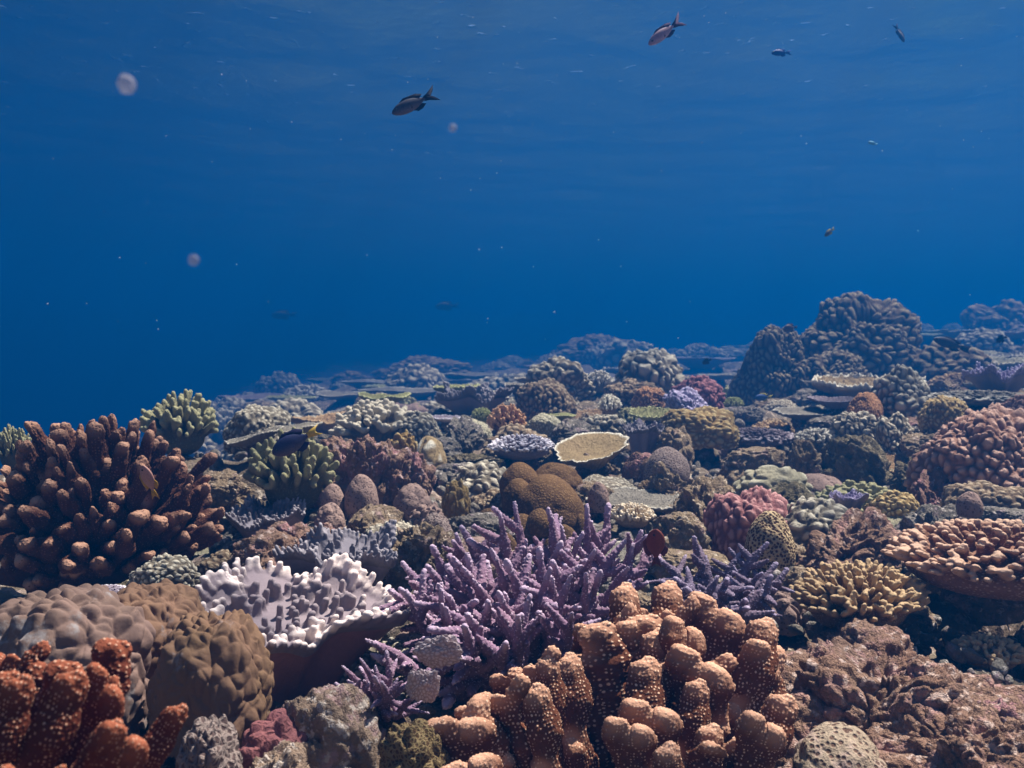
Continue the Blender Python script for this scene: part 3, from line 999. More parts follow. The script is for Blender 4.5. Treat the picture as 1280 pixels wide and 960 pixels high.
FD = {
    'stub': lib('f1', lambda: finger_dome(11, 190, 0.28, 0.062, 0.046, voxel=0.02)),
    'thin': lib('f2', lambda: finger_dome(12, 430, 0.24, 0.033, 0.032, voxel=0.0135, core=0.80, flatten=0.5)),
    'long': lib('f3', lambda: finger_dome(13, 90, 0.5, 0.078, 0.062, flatten=0.7, branchy=0.5)),
    'flat': lib('f4', lambda: finger_dome(14, 320, 0.16, 0.045, 0.034, flatten=0.25, voxel=0.018, spread=0.9, core=0.85)),
    'dense': lib('f6', lambda: finger_dome(16, 330, 0.30, 0.046, 0.030, flatten=0.6, voxel=0.016)),
    'bush': lib('f5', lambda: finger_dome(15, 130, 0.42, 0.06, 0.066, flatten=0.8, branchy=0.5, voxel=0.02)),
}
PL = {
    'a': lib('p1', lambda: plate(21)),
    'b': lib('p2', lambda: plate(22, cells=20, amp=0.04, cup=0.05, wob=0.2)),
    'cup': lib('p3', lambda: plate(23, cells=30, amp=0.022, cup=0.16, thick=0.05, under=0.5, wob=0.08)),
    'thickp': lib('p4', lambda: plate(24, cells=10, amp=0.08, cup=0.02, thick=0.14, wob=0.16)),
}
RK = [lib(('r', k), lambda k=k: rock(30 + k, 6, rough=(0.28, 0.36, 0.24, 0.4, 0.3)[k], fine=(0.05, 0.07, 0.06, 0.08, 0.05)[k], flat=(0, 0, 0.45, 0, 0.6)[k])) for k in range(5)]
MS = {
    'lump': lib('m1', lambda: massive(41, 2.2, 0.22, 2.6)),
    'dome': lib('m2', lambda: massive(42, 1.2, 0.1, 3.0, lump=0.08)),
    'ridge': lib('m3', lambda: knob_dome(43, 300, 0.052, sub=7, soft=0.85, stretch=(1, 1, 1.5), lump=0.12, lobes=14, lobe_amp=0.12, fine=0.004, ragged=0.3)),
    'ridge2': lib('m4', lambda: knob_dome(44, 260, 0.055, sub=7, soft=0.85, stretch=(1.2, 1, 1.5), lump=0.12, lobes=10, lobe_amp=0.14, fine=0.004, ragged=0.3)),
    'plain': lib('m5', lambda: massive(45, 1.0, 0.04, 3.0, lump=0.05)),
}
TB = [lib(('t', k), lambda k=k: thick_branch(50 + k, lobes=(1, 3, 3, 2, 2, 1)[k], wide=(0.19, 0.15, 0.15, 0.165, 0.165, 0.18)[k], stubs=(2, 1, 0, 1, 1, 2)[k], squeeze=0.5, club=0.92)) for k in range(6)]
SB = [lib(('s', k), lambda k=k: thick_branch(70 + k, lobes=(1, 2, 2, 1, 3)[k], wide=(0.14, 0.12, 0.12, 0.14, 0.11)[k], stubs=(1, 0, 1, 1, 0)[k], club=0.95, squeeze=0.85, fork=1.35, cell=26, relief=0.012, rough=0.055, tip_len=3.0)) for k in range(5)]
SG = [lib(('g', k), lambda k=k: staghorn(80 + k, subs=(4, 6, 3, 7, 5)[k])) for k in range(5)]
LC = [lib(('l', k), lambda k=k: leather_cap(91 + k, n=(230, 190, 190)[k], fr=0.037, flen=0.175, fold=0.34, voxel=0.019)) for k in range(3)]

# ------------------------------------------------------------------ right up front
c = P(790, 1060, 0.98)
tips = []
for (x, y, w, k) in [(689, 776, 82, 2), (749, 761, 84, 2), (632, 795, 52, 1), (587, 832, 58, 1), (666, 825, 40, 0), (700, 822, 42, 0), (569, 862, 54, 4), (587, 888, 56, 3),
                     (655, 866, 44, 0), (794, 825, 50, 0), (737, 731, 44, 1), (775, 727, 46, 0), (809, 752, 52, 4), (818, 716, 44, 1), (812, 787, 50, 0),
                     (809, 898, 44, 3), (599, 934, 50, 3), (830, 722, 48, 0), (847, 785, 58, 1), (877, 772, 44, 3), (924, 751, 52, 3), (948, 768, 48, 0),
                     (974, 784, 52, 4), (906, 822, 56, 3), (910, 884, 60, 1), (967, 865, 48, 0), (983, 900, 46, 3), (888, 916, 44, 0), (841, 877, 52, 3), (834, 944, 44, 0),
                     (862, 850, 40, 0)]:
    d = 1.12 - (y - 715) / 245 * 0.28 + random.uniform(-0.02, 0.02)
    tips.append((x, y, d, w * 1.10, k))
branch_colony('thick_branching_coral', 'orange-brown coral of stout club-topped branches dotted with cream, in front of the purple staghorn', 'coral', c, tips, TB, M_ORANGE, (0.62, 0.08), 0.44, (0.16, 0.13, 0.06), base_mat=M_BASE, anchor_r=0.2, base_z=-0.03)

c = P(95, 1120, 0.62)
tips = [(97, 775, 0.66, 92, 2), (34, 804, 0.62, 92, 2), (70, 842, 0.56, 66, 0), (158, 850, 0.60, 52, 3), (218, 884, 0.60, 46, 0), (191, 915, 0.55, 60, 3), (8, 768, 0.68, 60, 1), (4, 850, 0.55, 60, 0),
        (122, 800, 0.66, 56, 1), (130, 905, 0.55, 50, 0), (30, 920, 0.5, 60, 1), (-40, 830, 0.58, 80, 2)]
branch_colony('thick_branching_coral', 'brick-red coral of stout branches dotted with cream, before the knuckled boulder corals', 'coral', c, tips, TB, M_RED, (0.62, 0.15), 0.48, (0.11, 0.09, 0.06), anchor_r=0.14, slant=0.055)

# the big dark branching colony on the left
c = P(128, 715, 1.75)
tips = []
pts = []
tries = 0
while len(pts) < 112 and tries < 6000:
    tries += 1
    a, e = random.uniform(0, 2 * math.pi), random.uniform(-0.08, 1.0)
    s = math.sqrt(1 - min(e * e, 1))
    v = Vector((math.cos(a) * s, math.sin(a) * s, e))
    if v.y > 0.55 or any((v - p).length < 0.18 for p in pts):
        continue
    pts.append(v)
t = thing('branching_coral', 'large maroon-brown colony of long knobbed branches at the reef edge', 'coral', c)
anchor(c - Vector((0, 0, 0.05)), 0.3)
put('base', pedestal(2), M_MAROON, (0, 0.02, 0.02), rz(1.0), (0.19, 0.15, 0.14), t)
for v in pts:
    rx, ry, rzz = 0.315, 0.30, 0.315
    L = random.uniform(0.86, 1.06)
    top = Vector((v.x * rx, v.y * ry, v.z * rzz + 0.03)) * L
    root = top * 0.16
    ax = (top - root).lerp(Vector((0, 0, 0.26)), 0.26)
    q = ax.to_track_quat('Z', 'Y') @ rz(random.uniform(0, 6.28))
    wd = random.uniform(0.085, 0.14)
    put('branch', SB[random.randrange(5)], M_MAROON, root, q, (wd, wd, ax.length / BL), t)

# knuckled boulder corals
dome('boulder_coral', 'grey-brown boulder coral with a knuckled skin, half hidden by the brick-red coral', 'coral', 82, 905, 1.06, 235, 188, MS['ridge'], M_BOULDERG, 0.8, spin=0.5)
t = thing('boulder_coral', 'brown boulder coral of two swollen halves beside the pale leather coral', 'coral', P(250, 925, 1.08))
anchor(P(250, 925, 1.08), 0.1)
for (px, py, d, w, h, k, sp) in [(195, 850, 1.16, 150, 128, 'ridge2', 1.0), (268, 915, 1.06, 168, 165, 'ridge', 2.2)]:
    W = m_of(w, d)
    put('lobe', MS[k], M_BOULDER, P(px, py, d) - t.location + Vector((0, 0, m_of(h, d) * 0.25)), rz(sp), (W / 2.2, W / 2.4, m_of(h, d) * 0.70), t)

# leather corals: big pale one and its companions
def leather(name, label, px, py, d, w, h, k, cap, stalk, spin=0.0, tilt=0.0, deep=0.9, st=1.0, roll=0.0, high=1.0):
    W, H = m_of(w, d), m_of(h, d)
    c = P(px, py, d)
    foot = c - Vector((0, 0, H))
    t = thing(name, label, 'coral', foot)
    anchor(foot, W * 0.3)
    q = Quaternion((0, 1, 0), roll) @ Quaternion((1, 0, 0), tilt) @ rz(spin)
    put('cap', LC[k][0], cap, (0, 0, H), q, (W / 2.3, W / 2.3 * deep, W / 2.3 * high), t)
    put('stalk', LC[k][1], stalk, (0, 0, H), q, (W / 2.3, W / 2.3 * deep, H / 1.05 * st), t)
    return t


leather('leather_coral', 'pale pinkish leather coral with bright finger tips along its folded rim', 362, 778, 1.30, 300, 120, 0, M_LEATHER, M_STALK, spin=0.6, tilt=0.12, roll=0.14, deep=0.8, high=0.78)
leather('leather_coral', 'slate-grey leather coral with long soft fingers behind the pale one', 432, 702, 1.52, 160, 80, 1, M_LEATHERG, M_STALKG, spin=2.0, tilt=0.1)
leather('leather_coral', 'small bluish leather coral on a dark stalk beside the big maroon colony', 333, 650, 1.95, 105, 50, 2, M_LEATHERG, M_STALKG, spin=1.0, tilt=0.15)

# purple staghorn thicket
c = P(668, 850, 1.36)
anchor(c, 0.18)
t = thing('staghorn_coral', 'purple staghorn thicket of pointed branches behind the orange-brown coral', 'coral', c)
put('base', pedestal(0), M_BASE, (0, 0.02, 0.0), rz(0.2), (0.2, 0.12, 0.07), t)
tp = [(625, 634, 1.42), (655, 624, 1.45), (715, 634, 1.42), (700, 660, 1.38), (735, 672, 1.32), (758, 634, 1.48), (785, 640, 1.5), (572, 662, 1.45), (545, 690, 1.36), (502, 708, 1.36), (495, 722, 1.3),
      (535, 680, 1.42), (590, 680, 1.32), (610, 700, 1.26), (640, 690, 1.26), (665, 700, 1.22), (650, 742, 1.16), (690, 700, 1.24), (718, 690, 1.28), (490, 778, 1.18), (500, 795, 1.16), (520, 745, 1.2),
      (560, 720, 1.24), (580, 745, 1.18), (605, 760, 1.14), (625, 752, 1.14), (660, 720, 1.2), (560, 800, 1.12), (570, 818, 1.08), (600, 790, 1.1), (640, 780, 1.1), (745, 700, 1.3), (775, 690, 1.36),
      (800, 660, 1.46), (812, 690, 1.4), (795, 715, 1.32), (760, 720, 1.26), (730, 655, 1.42), (680, 640, 1.5), (600, 650, 1.5), (520, 715, 1.3), (545, 740, 1.22), (690, 735, 1.18), (720, 745, 1.16), (535, 780, 1.14),
      (830, 672, 1.5), (590, 705, 1.3), (625, 715, 1.25), (672, 675, 1.36), (650, 665, 1.4), (755, 665, 1.42), (495, 750, 1.24), (515, 770, 1.18), (580, 780, 1.12), (617, 735, 1.2), (705, 715, 1.24)]
for (x, y, d) in tp:
    top = P(x, y, d) - c
    root = Vector((top.x * random.uniform(0.5, 0.72), top.y * random.uniform(0.5, 0.75) + 0.02, top.z * random.uniform(0.12, 0.35)))
    ax = (top - root)
    L = max(ax.length * 0.97, 0.09)
    q = ax.to_track_quat('Z', 'Y') @ rz(random.uniform(0, 6.28))
    w = 0.165 * random.uniform(0.8, 1.15)
    put('branch', SG[random.randrange(5)], M_PURPLE, root, q, (w, w, L), t)

c = P(905, 800, 1.35)
anchor(c, 0.1)
t = thing('staghorn_coral', 'violet staghorn spray to the side of the pink knobby coral', 'coral', c)
put('base', pedestal(1), M_BASE, (0, 0.02, 0), rz(0.2), (0.08, 0.07, 0.05), t)
for (x, y, d) in [(868, 672, 1.42), (880, 700, 1.38), (840, 690, 1.4), (935, 672, 1.42), (985, 720, 1.32), (970, 706, 1.36), (975, 742, 1.28), (935, 705, 1.34), (895, 720, 1.3), (865, 715, 1.32), (850, 725, 1.3), (945, 735, 1.26), (915, 745, 1.24), (900, 690, 1.42), (880, 745, 1.24)]:
    top = P(x, y, d) - c
    root = Vector((top.x * 0.35, top.y * 0.5 + 0.01, top.z * 0.3))
    ax = top - root
    put('branch', SG[random.randrange(5)], M_PURPLE2, root, ax.to_track_quat('Z', 'Y') @ rz(random.uniform(0, 6.28)), (0.14, 0.14, ax.length), t)

c = P(482, 915, 1.06)
anchor(c, 0.06)
t = thing('staghorn_coral', 'little mauve staghorn sprig growing beside the crusted front rock', 'coral', c)
put('base', pedestal(2), M_BASE, (0, 0, 0), rz(0.2), (0.035, 0.03, 0.03), t)
for (x, y, d) in [(448, 822, 1.06), (472, 816, 1.04), (500, 818, 1.06), (438, 845, 1.03), (510, 858, 1.03), (485, 840, 1.0), (455, 868, 1.0), (466, 830, 1.1), (496, 845, 1.0)]:
    top = P(x, y, d) - c
    ax = top * 0.85
    put('branch', SG[random.choice((0, 2, 4))], M_PURPLE, top * 0.15, ax.to_track_quat('Z', 'Y') @ rz(random.uniform(0, 6.28)), (0.085, 0.085, ax.length), t)

# front rocks and crusts
def rk(label, px, py, d, w, h, k, mat, deep=0.8, spin=None, name='reef_rock', cat='rock', sink=0.15, group=None):
    return dome(name, label, cat, px, py, d, w, h, K[k] if k in K else RK[k], mat, deep, spin, sink=sink, group=group)


rk('tan crusted rock under the little mauve staghorn sprig', 412, 1010, 0.99, 185, 152, 0, M_ROCKF, 0.8, 0.3)
t = dome('sponge', 'rose-pink lumpy sponge creeping over the tan front rock', 'sponge', 348, 985, 0.96, 120, 95, MS['lump'], M_SPONGE, 0.7, 1.0)
dome('honeycomb_coral', 'small olive honeycomb coral at the foot of the orange-brown coral', 'coral', 518, 985, 0.92, 86, 84, MS['lump'], M_HONEYO, 0.9, 0.2)
for lab, px, py, d, w, h, q in [('pale lavender disc of crust coral leaning on the orange-brown coral', 527, 862, 0.97, 44, 62, Quaternion((1, 0, 0), 0.25) @ Quaternion((0, 1, 0), 0.25)),
                               ('pinkish white crust lump above the lavender disc', 550, 818, 1.03, 62, 60, Quaternion((1, 0, 0), 0.5) @ Quaternion((0, 1, 0), -0.3))]:
    tag(put('crust_coral', K['nodule2'], M_CRUST, P(px, py, d), q, (m_of(w, d) / 2.2, m_of(w, d) / 5, m_of(h, d) / 2.2)), lab, 'coral')
dome('honeycomb_coral', 'grey-pink honeycomb coral below the two-lobed brown boulder coral', 'coral', 262, 985, 0.86, 95, 88, MS['lump'], M_HONEYG, 0.8, 2.0)
rk('low pink and tan crusted rock in the near gap below the rose sponge', 340, 1010, 0.86, 150, 80, 1, M_ROCKF)
rk('rusty pitted rock slope under the peach table coral', 1110, 965, 1.1, 320, 165, 'nodule', M_ROCKR, 0.9, 0.4)
rk('pink and brown rubble rock in the near corner under the dark hollow', 1230, 1010, 0.92, 260, 130, 'nodule', M_ROCKR, 0.8, 2.4)
dome('honeycomb_coral', 'cream crust coral with dark pits between the orange-brown coral and the rusty slope', 'coral', 1050, 985, 0.94, 150, 78, MS['dome'], M_HONEYB, 0.8, 1.2)
rk('dark reddish rock beside the orange-brown coral', 1020, 880, 1.14, 100, 80, 1, M_ROCKR)
rk('brown pitted rock below the tan finger coral', 1085, 850, 1.25, 190, 70, 0, M_ROCKR)
rk('added dark rock behind the dark hollow, deepening its shade', 1265, 900, 1.5, 250, 110, 3, M_BASE)  # added over the pale floor so the shaded hollow reads dark
rk('pinkish crusted boulder at the lip of the dark hollow', 1160, 905, 1.05, 150, 80, 0, M_ROCKR)
rk('pale crusted rock in the bottom corner below the dark hollow', 1265, 985, 0.95, 150, 110, 0, M_ROCKP)

# right foreground corals
dome('finger_coral', 'tan finger coral packed with blunt fingers on the rusty slope', 'coral', 1072, 812, 1.38, 240, 142, FD['dense'], M_TANFING, 0.8, 0.7, base=0.25)
dome('finger_coral', 'peach table of crowded short fingers overhanging the dark hollow', 'coral', 1245, 758, 1.42, 300, 140, FD['thin'], M_PEACH, 0.9, 0.2, base=0.22, bw=0.45)
dome('knobby_coral', 'mustard knobby coral under the salmon cauliflower coral', 'coral', 1118, 655, 1.95, 68, 40, K['mid'], M_YELLOW, 0.8)
rk('brown crusted rock ridge between honeycomb coral and mustard coral', 1065, 715, 1.72, 150, 80, 1, M_ROCKR)
dome('honeycomb_coral', 'round tan honeycomb coral with dark cells beside the pink knobby coral', 'coral', 962, 707, 1.72, 66, 70, MS['plain'], M_HONEY, 0.9, 0.0)
dome('knobby_coral', 'rose-pink knobby coral beside the round honeycomb coral', 'coral', 932, 712, 1.86, 118, 105, K['small'], M_PINK, 0.9, 0.3)
dome('finger_coral', 'cream finger coral between the pink coral and the small lilac leather coral', 'coral', 1020, 660, 1.98, 90, 48, FD['stub'], M_CREAM, 0.8)
leather('leather_coral', 'small lilac leather coral with upright fingers next to the cream finger coral', 1060, 625, 2.0, 50, 30, 1, M_LILAC, M_STALKG, spin=0.4)
dome('lobed_coral', 'pale olive cushion of rounded swellings behind the rose-pink coral', 'coral', 965, 625, 2.3, 122, 42, MS['lump'], M_PALE, 0.7, 0.9)
dome('knobby_coral', 'big salmon cauliflower coral on the right-hand rise', 'coral', 1235, 640, 2.1, 200, 128, K['cauli'], M_SALMON, 0.8, 0.5, base=0.12)
rk('dark rounded boulder with olive turf before the salmon coral', 1068, 622, 2.45, 110, 78, 0, M_ROCKO)
rk('flat-topped tan rock with a shaded undercut', 938, 600, 2.6, 100, 58, 4, M_ROCKT)
rk('small tan rock wedged between flat-topped rock and turf boulder', 1005, 600, 2.5, 62, 50, 0, M_ROCKT)
rk('purple-crusted rock in the shade below the salmon coral', 1165, 648, 2.0, 100, 62, 1, M_ROCKP)
rk('grey rock with pale crust under the mustard coral', 1165, 690, 1.75, 110, 52, 3, M_ROCKG)
dome('dome_coral', 'small pale round dome coral resting above the peach table', 'coral', 1212, 640, 1.7, 34, 26, MS['plain'], M_STARP, 0.9)
rk('shadowed rock under the mustard-brown knobby coral', 1150, 610, 2.3, 80, 50, 1, M_ROCKO)

# middle right terraces
dome('knobby_coral', 'straw-coloured coral of round knobs above a dark undercut', 'coral', 870, 585, 2.9, 100, 78, K['small'], M_YELLOW, 0.8, 0.2, base=0.42)
dome('finger_coral', 'violet-grey spreading coral of tiny fingers beside the straw-coloured knobs', 'coral', 945, 565, 3.0, 125, 56, FD['flat'], M_TABLEV, 0.9, base=0.1)
table('table_coral', 'small grey table coral in front of the great mound', 'coral', 1000, 516, 3.5, 80, 18, PL['b'], M_TABLEG, 0.8, tilt=(0.08, 0))
table('table_coral', 'bluish grey table coral stepping up towards the salmon coral', 'coral', 1046, 503, 3.5, 66, 20, PL['a'], M_TABLEV, 0.9, tilt=(0.05, 0.0))
table('table_coral', 'broad tan table coral at the foot of the great mound', 'coral', 1080, 478, 4.2, 150, 22, PL['thickp'], M_TABLE, 0.8, tilt=(0.06, -0.05), stalk=0.5)
dome('knobby_coral', 'brown coral of flattened knobs stepping down from the broad tan table', 'coral', 1128, 528, 3.1, 92, 66, K['flatk'], M_MAUVEK, 0.8)
dome('knobby_coral', 'orange-brown fine-knobbed coral wedged between two tables', 'coral', 1082, 525, 3.0, 52, 38, K['fine'], M_RUST, 0.8)
dome('knobby_coral', 'yellow-brown low coral above the salmon cauliflower coral', 'coral', 1180, 535, 2.7, 72, 42, K['small'], M_YELLOW, 0.8)
dome('finger_coral', 'blue-grey spreading table of short fingers on the upper terrace', 'coral', 1225, 520, 3.0, 175, 52, FD['flat'], M_TABLEG, 0.8, base=0.25)
leather('leather_coral', 'lilac leather coral with curled lobes on the upper terrace', 1250, 474, 3.2, 85, 24, 0, M_LILAC, M_STALKG, spin=1.4)
dome('knobby_coral', 'dark greyish cauliflower coral in front of the flattened knobs', 'coral', 1118, 570, 2.7, 66, 48, K['lumpy'], M_MAUVEK, 0.8)
dome('finger_coral', 'pale grey low finger coral behind the turf boulder', 'coral', 1020, 560, 2.9, 74, 38, FD['stub'], M_TABLEG, 0.8)
dome('knobby_coral', 'small grey cauliflower coral beside the dark greyish one', 'coral', 1066, 552, 2.9, 52, 36, K['big'], M_MAUVEK, 0.8)
rk('grey crusted ledge under the bluish table coral', 1040, 545, 3.2, 90, 40, 2, M_ROCKG)
dome('knobby_coral', 'rusty edge coral above the salmon coral', 'coral', 1275, 535, 2.6, 50, 40, K['mid'], M_SALMON, 0.8)

# the great mound
t = thing('coral_mound', 'great dark mound of knobby coral standing above the reef', 'coral', P(1045, 500, 5.4))
anchor(P(1045, 500, 5.4), 0.5)
anchor(P(1180, 480, 5.4), 0.4)
for (px, py, d, w, h, k, sp) in [(1068, 470, 5.6, 178, 96, 'k8', 0.3), (972, 505, 5.2, 112, 90, 'k8', 2.0), (1180, 480, 5.4, 120, 50, 'mid', 1.0), (1040, 505, 5.1, 120, 62, 'k8', 4.0)]:
    me = lib('k8', lambda: knob_dome(8, 800, 0.075, sub=7, lump=0.2, lobes=26, lobe_amp=0.14)) if k == 'k8' else K[k]
    W, H = m_of(w, d), m_of(h, d)
    put('lobe', me, M_MOUND, P(px, py, d) - t.location + Vector((0, 0, H * 0.12)), rz(sp), (W / 2.16, W / 2.5, H * 0.82), t)

# ------------------------------------------------------------------ centre
c = P(680, 700, 1.95)
anchor(c, 0.12)
t = thing('lobed_coral', 'olive-brown smooth coral of stacked rounded lobes above the purple staghorn', 'coral', c)
for (px, py, d, w, h, k) in [(650, 622, 2.16, 62, 46, 'plain'), (694, 622, 2.2, 74, 46, 'dome'), (686, 664, 2.0, 104, 74, 'plain'), (648, 640, 2.04, 50, 44, 'plain'), (652, 694, 1.90, 56, 54, 'plain'), (612, 668, 1.98, 46, 34, 'plain'), (598, 690, 1.88, 40, 34, 'plain'),
                             (706, 694, 1.88, 40, 40, 'plain'), (674, 668, 1.88, 40, 34, 'plain'), (632, 700, 1.84, 36, 36, 'plain'), (690, 700, 1.84, 30, 30, 'plain'), (726, 690, 1.95, 30, 50, 'plain')]:
    W, H = m_of(w, d), m_of(h, d)
    put('lobe', MS[k], M_LOBED, P(px, py, d) - c + Vector((0, 0, H * 0.3)), rz(random.uniform(0, 6)), (W / 2.1, W / 2.4, H * 0.62), t)

table('cup_coral', 'straw-coloured shallow cup coral with a white rim in the middle of the reef', 'coral', 737, 566, 2.5, 108, 46, PL['cup'], M_TABLE, 0.85, tilt=(0.20, -0.14), stalk=0.4)
dome('finger_coral', 'pale lilac finger coral with white tips on the dark overhang', 'coral', 652, 592, 2.75, 98, 62, FD['thin'], M_WHITEF, 0.8, 0.4, base=0.35)
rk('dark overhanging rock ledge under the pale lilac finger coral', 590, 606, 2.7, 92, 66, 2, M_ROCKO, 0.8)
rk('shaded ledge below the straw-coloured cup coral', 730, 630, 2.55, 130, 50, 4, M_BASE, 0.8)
dome('crust_coral', 'tan smooth crust coral leaning on the dark overhang', 'coral', 537, 590, 2.6, 52, 46, MS['dome'], M_TABLE, 0.8)
dome('lobed_coral', 'mustard-brown lumpy coral on top of the pinkish rubble mound', 'coral', 503, 588, 2.35, 40, 48, MS['lump'], M_YELLOW, 0.8)
dome('bushy_coral', 'rust-orange bushy coral behind the pale lilac finger coral', 'coral', 634, 545, 3.2, 56, 44, FD['bush'], M_RUST, 0.9)
dome('bushy_coral', 'small lime-yellow coral left of the rust-orange bush', 'coral', 602, 528, 3.5, 34, 28, FD['stub'], M_LIME, 0.9)
dome('cushion_coral', 'cream-green cushion coral right of the rust-orange bush', 'coral', 680, 548, 3.2, 58, 34, K['fine'], M_PALE, 0.9)
dome('cushion_coral', 'small white cushion coral left of the rust-orange bush', 'coral', 592, 550, 3.1, 46, 28, K['fine'], M_PALE, 0.9)
table('table_coral', 'thin lime-edged table coral right of the cream-green cushion', 'coral', 697, 520, 3.4, 48, 14, PL['b'], M_TABLEY, 0.8)
table('finger_table_coral', 'little blue-white table of fingers over the grey thicket', 'coral', 557, 522, 3.3, 42, 22, PL['thickp'], M_WHITEF, 0.9)
leather('leather_coral', 'broad blue-grey leather coral in the middle distance', 590, 502, 4.0, 98, 22, 0, M_LEATHERG, M_STALKG, spin=2.2)
dome('knobby_coral', 'dark olive boulder of fine knobs behind the rust-orange bush', 'coral', 680, 528, 4.0, 88, 56, K['small'], M_BROWNK, 0.8, 1.1)
dome('knobby_coral', 'brownish-grey cauliflower coral crowning the olive boulder', 'coral', 698, 498, 4.5, 82, 46, K['lumpy'], M_MAUVEK, 0.8, 0.2)
dome('knobby_coral', 'grey-green mound of thick upright knobs at the reef crest', 'coral', 812, 495, 4.5, 92, 56, K['big'], M_GREYK, 0.8, 0.9)
dome('knobby_coral', 'mixed brown cauliflower coral below the crest mound', 'coral', 790, 512, 4.1, 72, 34, K['lumpy'], M_BROWNK, 0.8)
dome('knobby_coral', 'wine-red cauliflower coral below the crest', 'coral', 872, 518, 3.9, 72, 46, K['mid'], M_WINE, 0.8)
dome('knobby_coral', 'lilac frilly coral in front of the wine-red one', 'coral', 856, 520, 3.7, 68, 32, K['lumpy'], M_LILAC, 0.8)
dome('bushy_coral', 'small lime coral at the foot of the great mound', 'coral', 916, 512, 4.2, 36, 24, FD['stub'], M_LIME, 0.8)
dome('finger_coral', 'tan rough coral on a dark base below the crest', 'coral', 762, 530, 3.7, 42, 40, FD['bush'], M_TABLE, 0.8, base=0.3)
dome('knobby_coral', 'rusty low coral between tan coral and wine-red coral', 'coral', 812, 512, 3.9, 46, 30, K['small'], M_RUST, 0.8)
table('table_coral', 'pale speckled table coral below the lilac frilly coral', 'coral', 815, 516, 3.4, 62, 26, PL['thickp'], M_TABLEY, 0.8, tilt=(0.12, -0.05))
leather('leather_coral', 'vase-shaped grey leather coral with a pale stalk beside the cup coral', 803, 540, 2.75, 56, 42, 2, M_LEATHERG, M_STALKG, spin=0.3, tilt=0.1)
dome('lobed_coral', 'grey coral of fat upright lobes behind the cup coral', 'coral', 752, 556, 3.0, 64, 36, K['big'], M_GREYK, 0.8)
dome('lobed_coral', 'pale round lumps below the straw-coloured knobs', 'coral', 842, 582, 2.7, 60, 48, MS['lump'], M_ROCKT, 0.8)
dome('dome_coral', 'low dome coral with fine dark ridges right of the cup coral', 'coral', 833, 602, 2.45, 66, 44, MS['plain'], M_HONEYG, 0.8)
rk('pitted tan rock below the fine-ridged dome', 838, 632, 2.25, 82, 54, 1, M_ROCKT)
rk('crumbling tan rock behind the rose-pink coral', 882, 655, 2.05, 96, 52, 3, M_ROCKT)
dome('finger_coral', 'beige finger coral tucked between olive lobes and staghorn', 'coral', 790, 668, 1.95, 76, 54, FD['stub'], M_CREAM, 0.8, base=0.2)
dome('finger_coral', 'small beige finger coral below the cup coral shadow', 'coral', 812, 620, 2.3, 40, 30, FD['stub'], M_TANFING, 0.8)
dome('knobby_coral', 'pink and tan fine coral at the foot of the vase-shaped leather coral', 'coral', 800, 598, 2.5, 46, 36, K['fine'], M_ROCKP, 0.8)
dome('dome_coral', 'little pale blue-grey cone coral right of the olive lobes', 'coral', 748, 634, 2.05, 30, 32, MS['plain'], M_STARP, 0.9)
rk('tan rubble rock behind the violet staghorn spray', 850, 690, 1.8, 90, 50, 0, M_ROCKT)

# ------------------------------------------------------------------ left of centre
dome('finger_coral', 'olive-green finger coral behind the dark blue fish', 'coral', 368, 628, 2.05, 125, 98, FD['long'], M_GREENF, 0.8, 0.3)
dome('finger_coral', 'olive-green tall finger coral behind the big maroon colony', 'coral', 226, 560, 2.5, 118, 76, FD['long'], M_GREENF, 0.8, 1.3)
dome('knobby_coral', 'dark green-grey fine coral at the reef edge', 'coral', 326, 556, 2.7, 92, 52, K['small'], M_GREYK, 0.8)
dome('finger_coral', 'greenish branching coral tip beyond the big maroon colony', 'coral', 16, 580, 2.3, 60, 52, FD['long'], M_GREENF, 0.8)
table('table_coral', 'dull grey table coral left of the dark blue fish', 'coral', 318, 548, 2.4, 72, 24, PL['a'], M_TABLEG, 0.7, tilt=(0.05, -0.25))
table('table_coral', 'thin grey table coral behind the dark blue fish', 'coral', 376, 535, 2.45, 80, 22, PL['b'], M_TABLEG, 0.6, tilt=(0.05, -0.12))
rk('pinkish rubble mound knobbed with crusts', 450, 640, 2.15, 135, 104, 'nodule', M_ROCKP, 0.8, 0.6)
rk('rose-crusted knobbly rock beside the mustard-brown lumps', 505, 628, 2.15, 84, 62, 'nodule2', M_ROCKP)
dome('dome_coral', 'round pinkish-tan dome coral on the rubble mound', 'coral', 452, 640, 1.98, 46, 48, MS['plain'], M_STARP, 1.0, 0.0)
dome('dome_coral', 'smaller speckled dome coral to the left of the round pinkish-tan dome', 'coral', 416, 640, 1.98, 34, 36, MS['plain'], M_STARP, 1.0, 0.5)
dome('dome_coral', 'speckled dome coral below the smaller dome', 'coral', 413, 664, 1.92, 40, 36, MS['dome'], M_STARP, 1.0, 1.0)
dome('dome_coral', 'low pinkish dome coral right of the round one', 'coral', 516, 642, 2.0, 54, 38, MS['dome'], M_STARP, 0.9, 2.0)
dome('dome_coral', 'flattish grey-tan dome coral under the low pinkish one', 'coral', 535, 668, 1.9, 48, 38, MS['lump'], M_STARP, 0.9, 2.5)
dome('lobed_coral', 'mustard tan paired lobes beside the olive-brown lobed coral', 'coral', 570, 648, 2.0, 38, 48, MS['lump'], M_YELLOW, 0.9)
dome('dome_coral', 'tan fine-dotted lump behind the staghorn tips', 'coral', 545, 680, 1.78, 46, 40, MS['dome'], M_HONEYG, 0.9)
rk('tan rock under the round pinkish-tan dome', 470, 680, 1.85, 95, 48, 0, M_ROCKT)
rk('mottled rock above the slate-grey leather coral', 420, 700, 1.75, 80, 46, 1, M_ROCKP)
rk('pale crumbly rock between slate leather coral and staghorn', 530, 710, 1.6, 100, 50, 3, M_ROCKT)
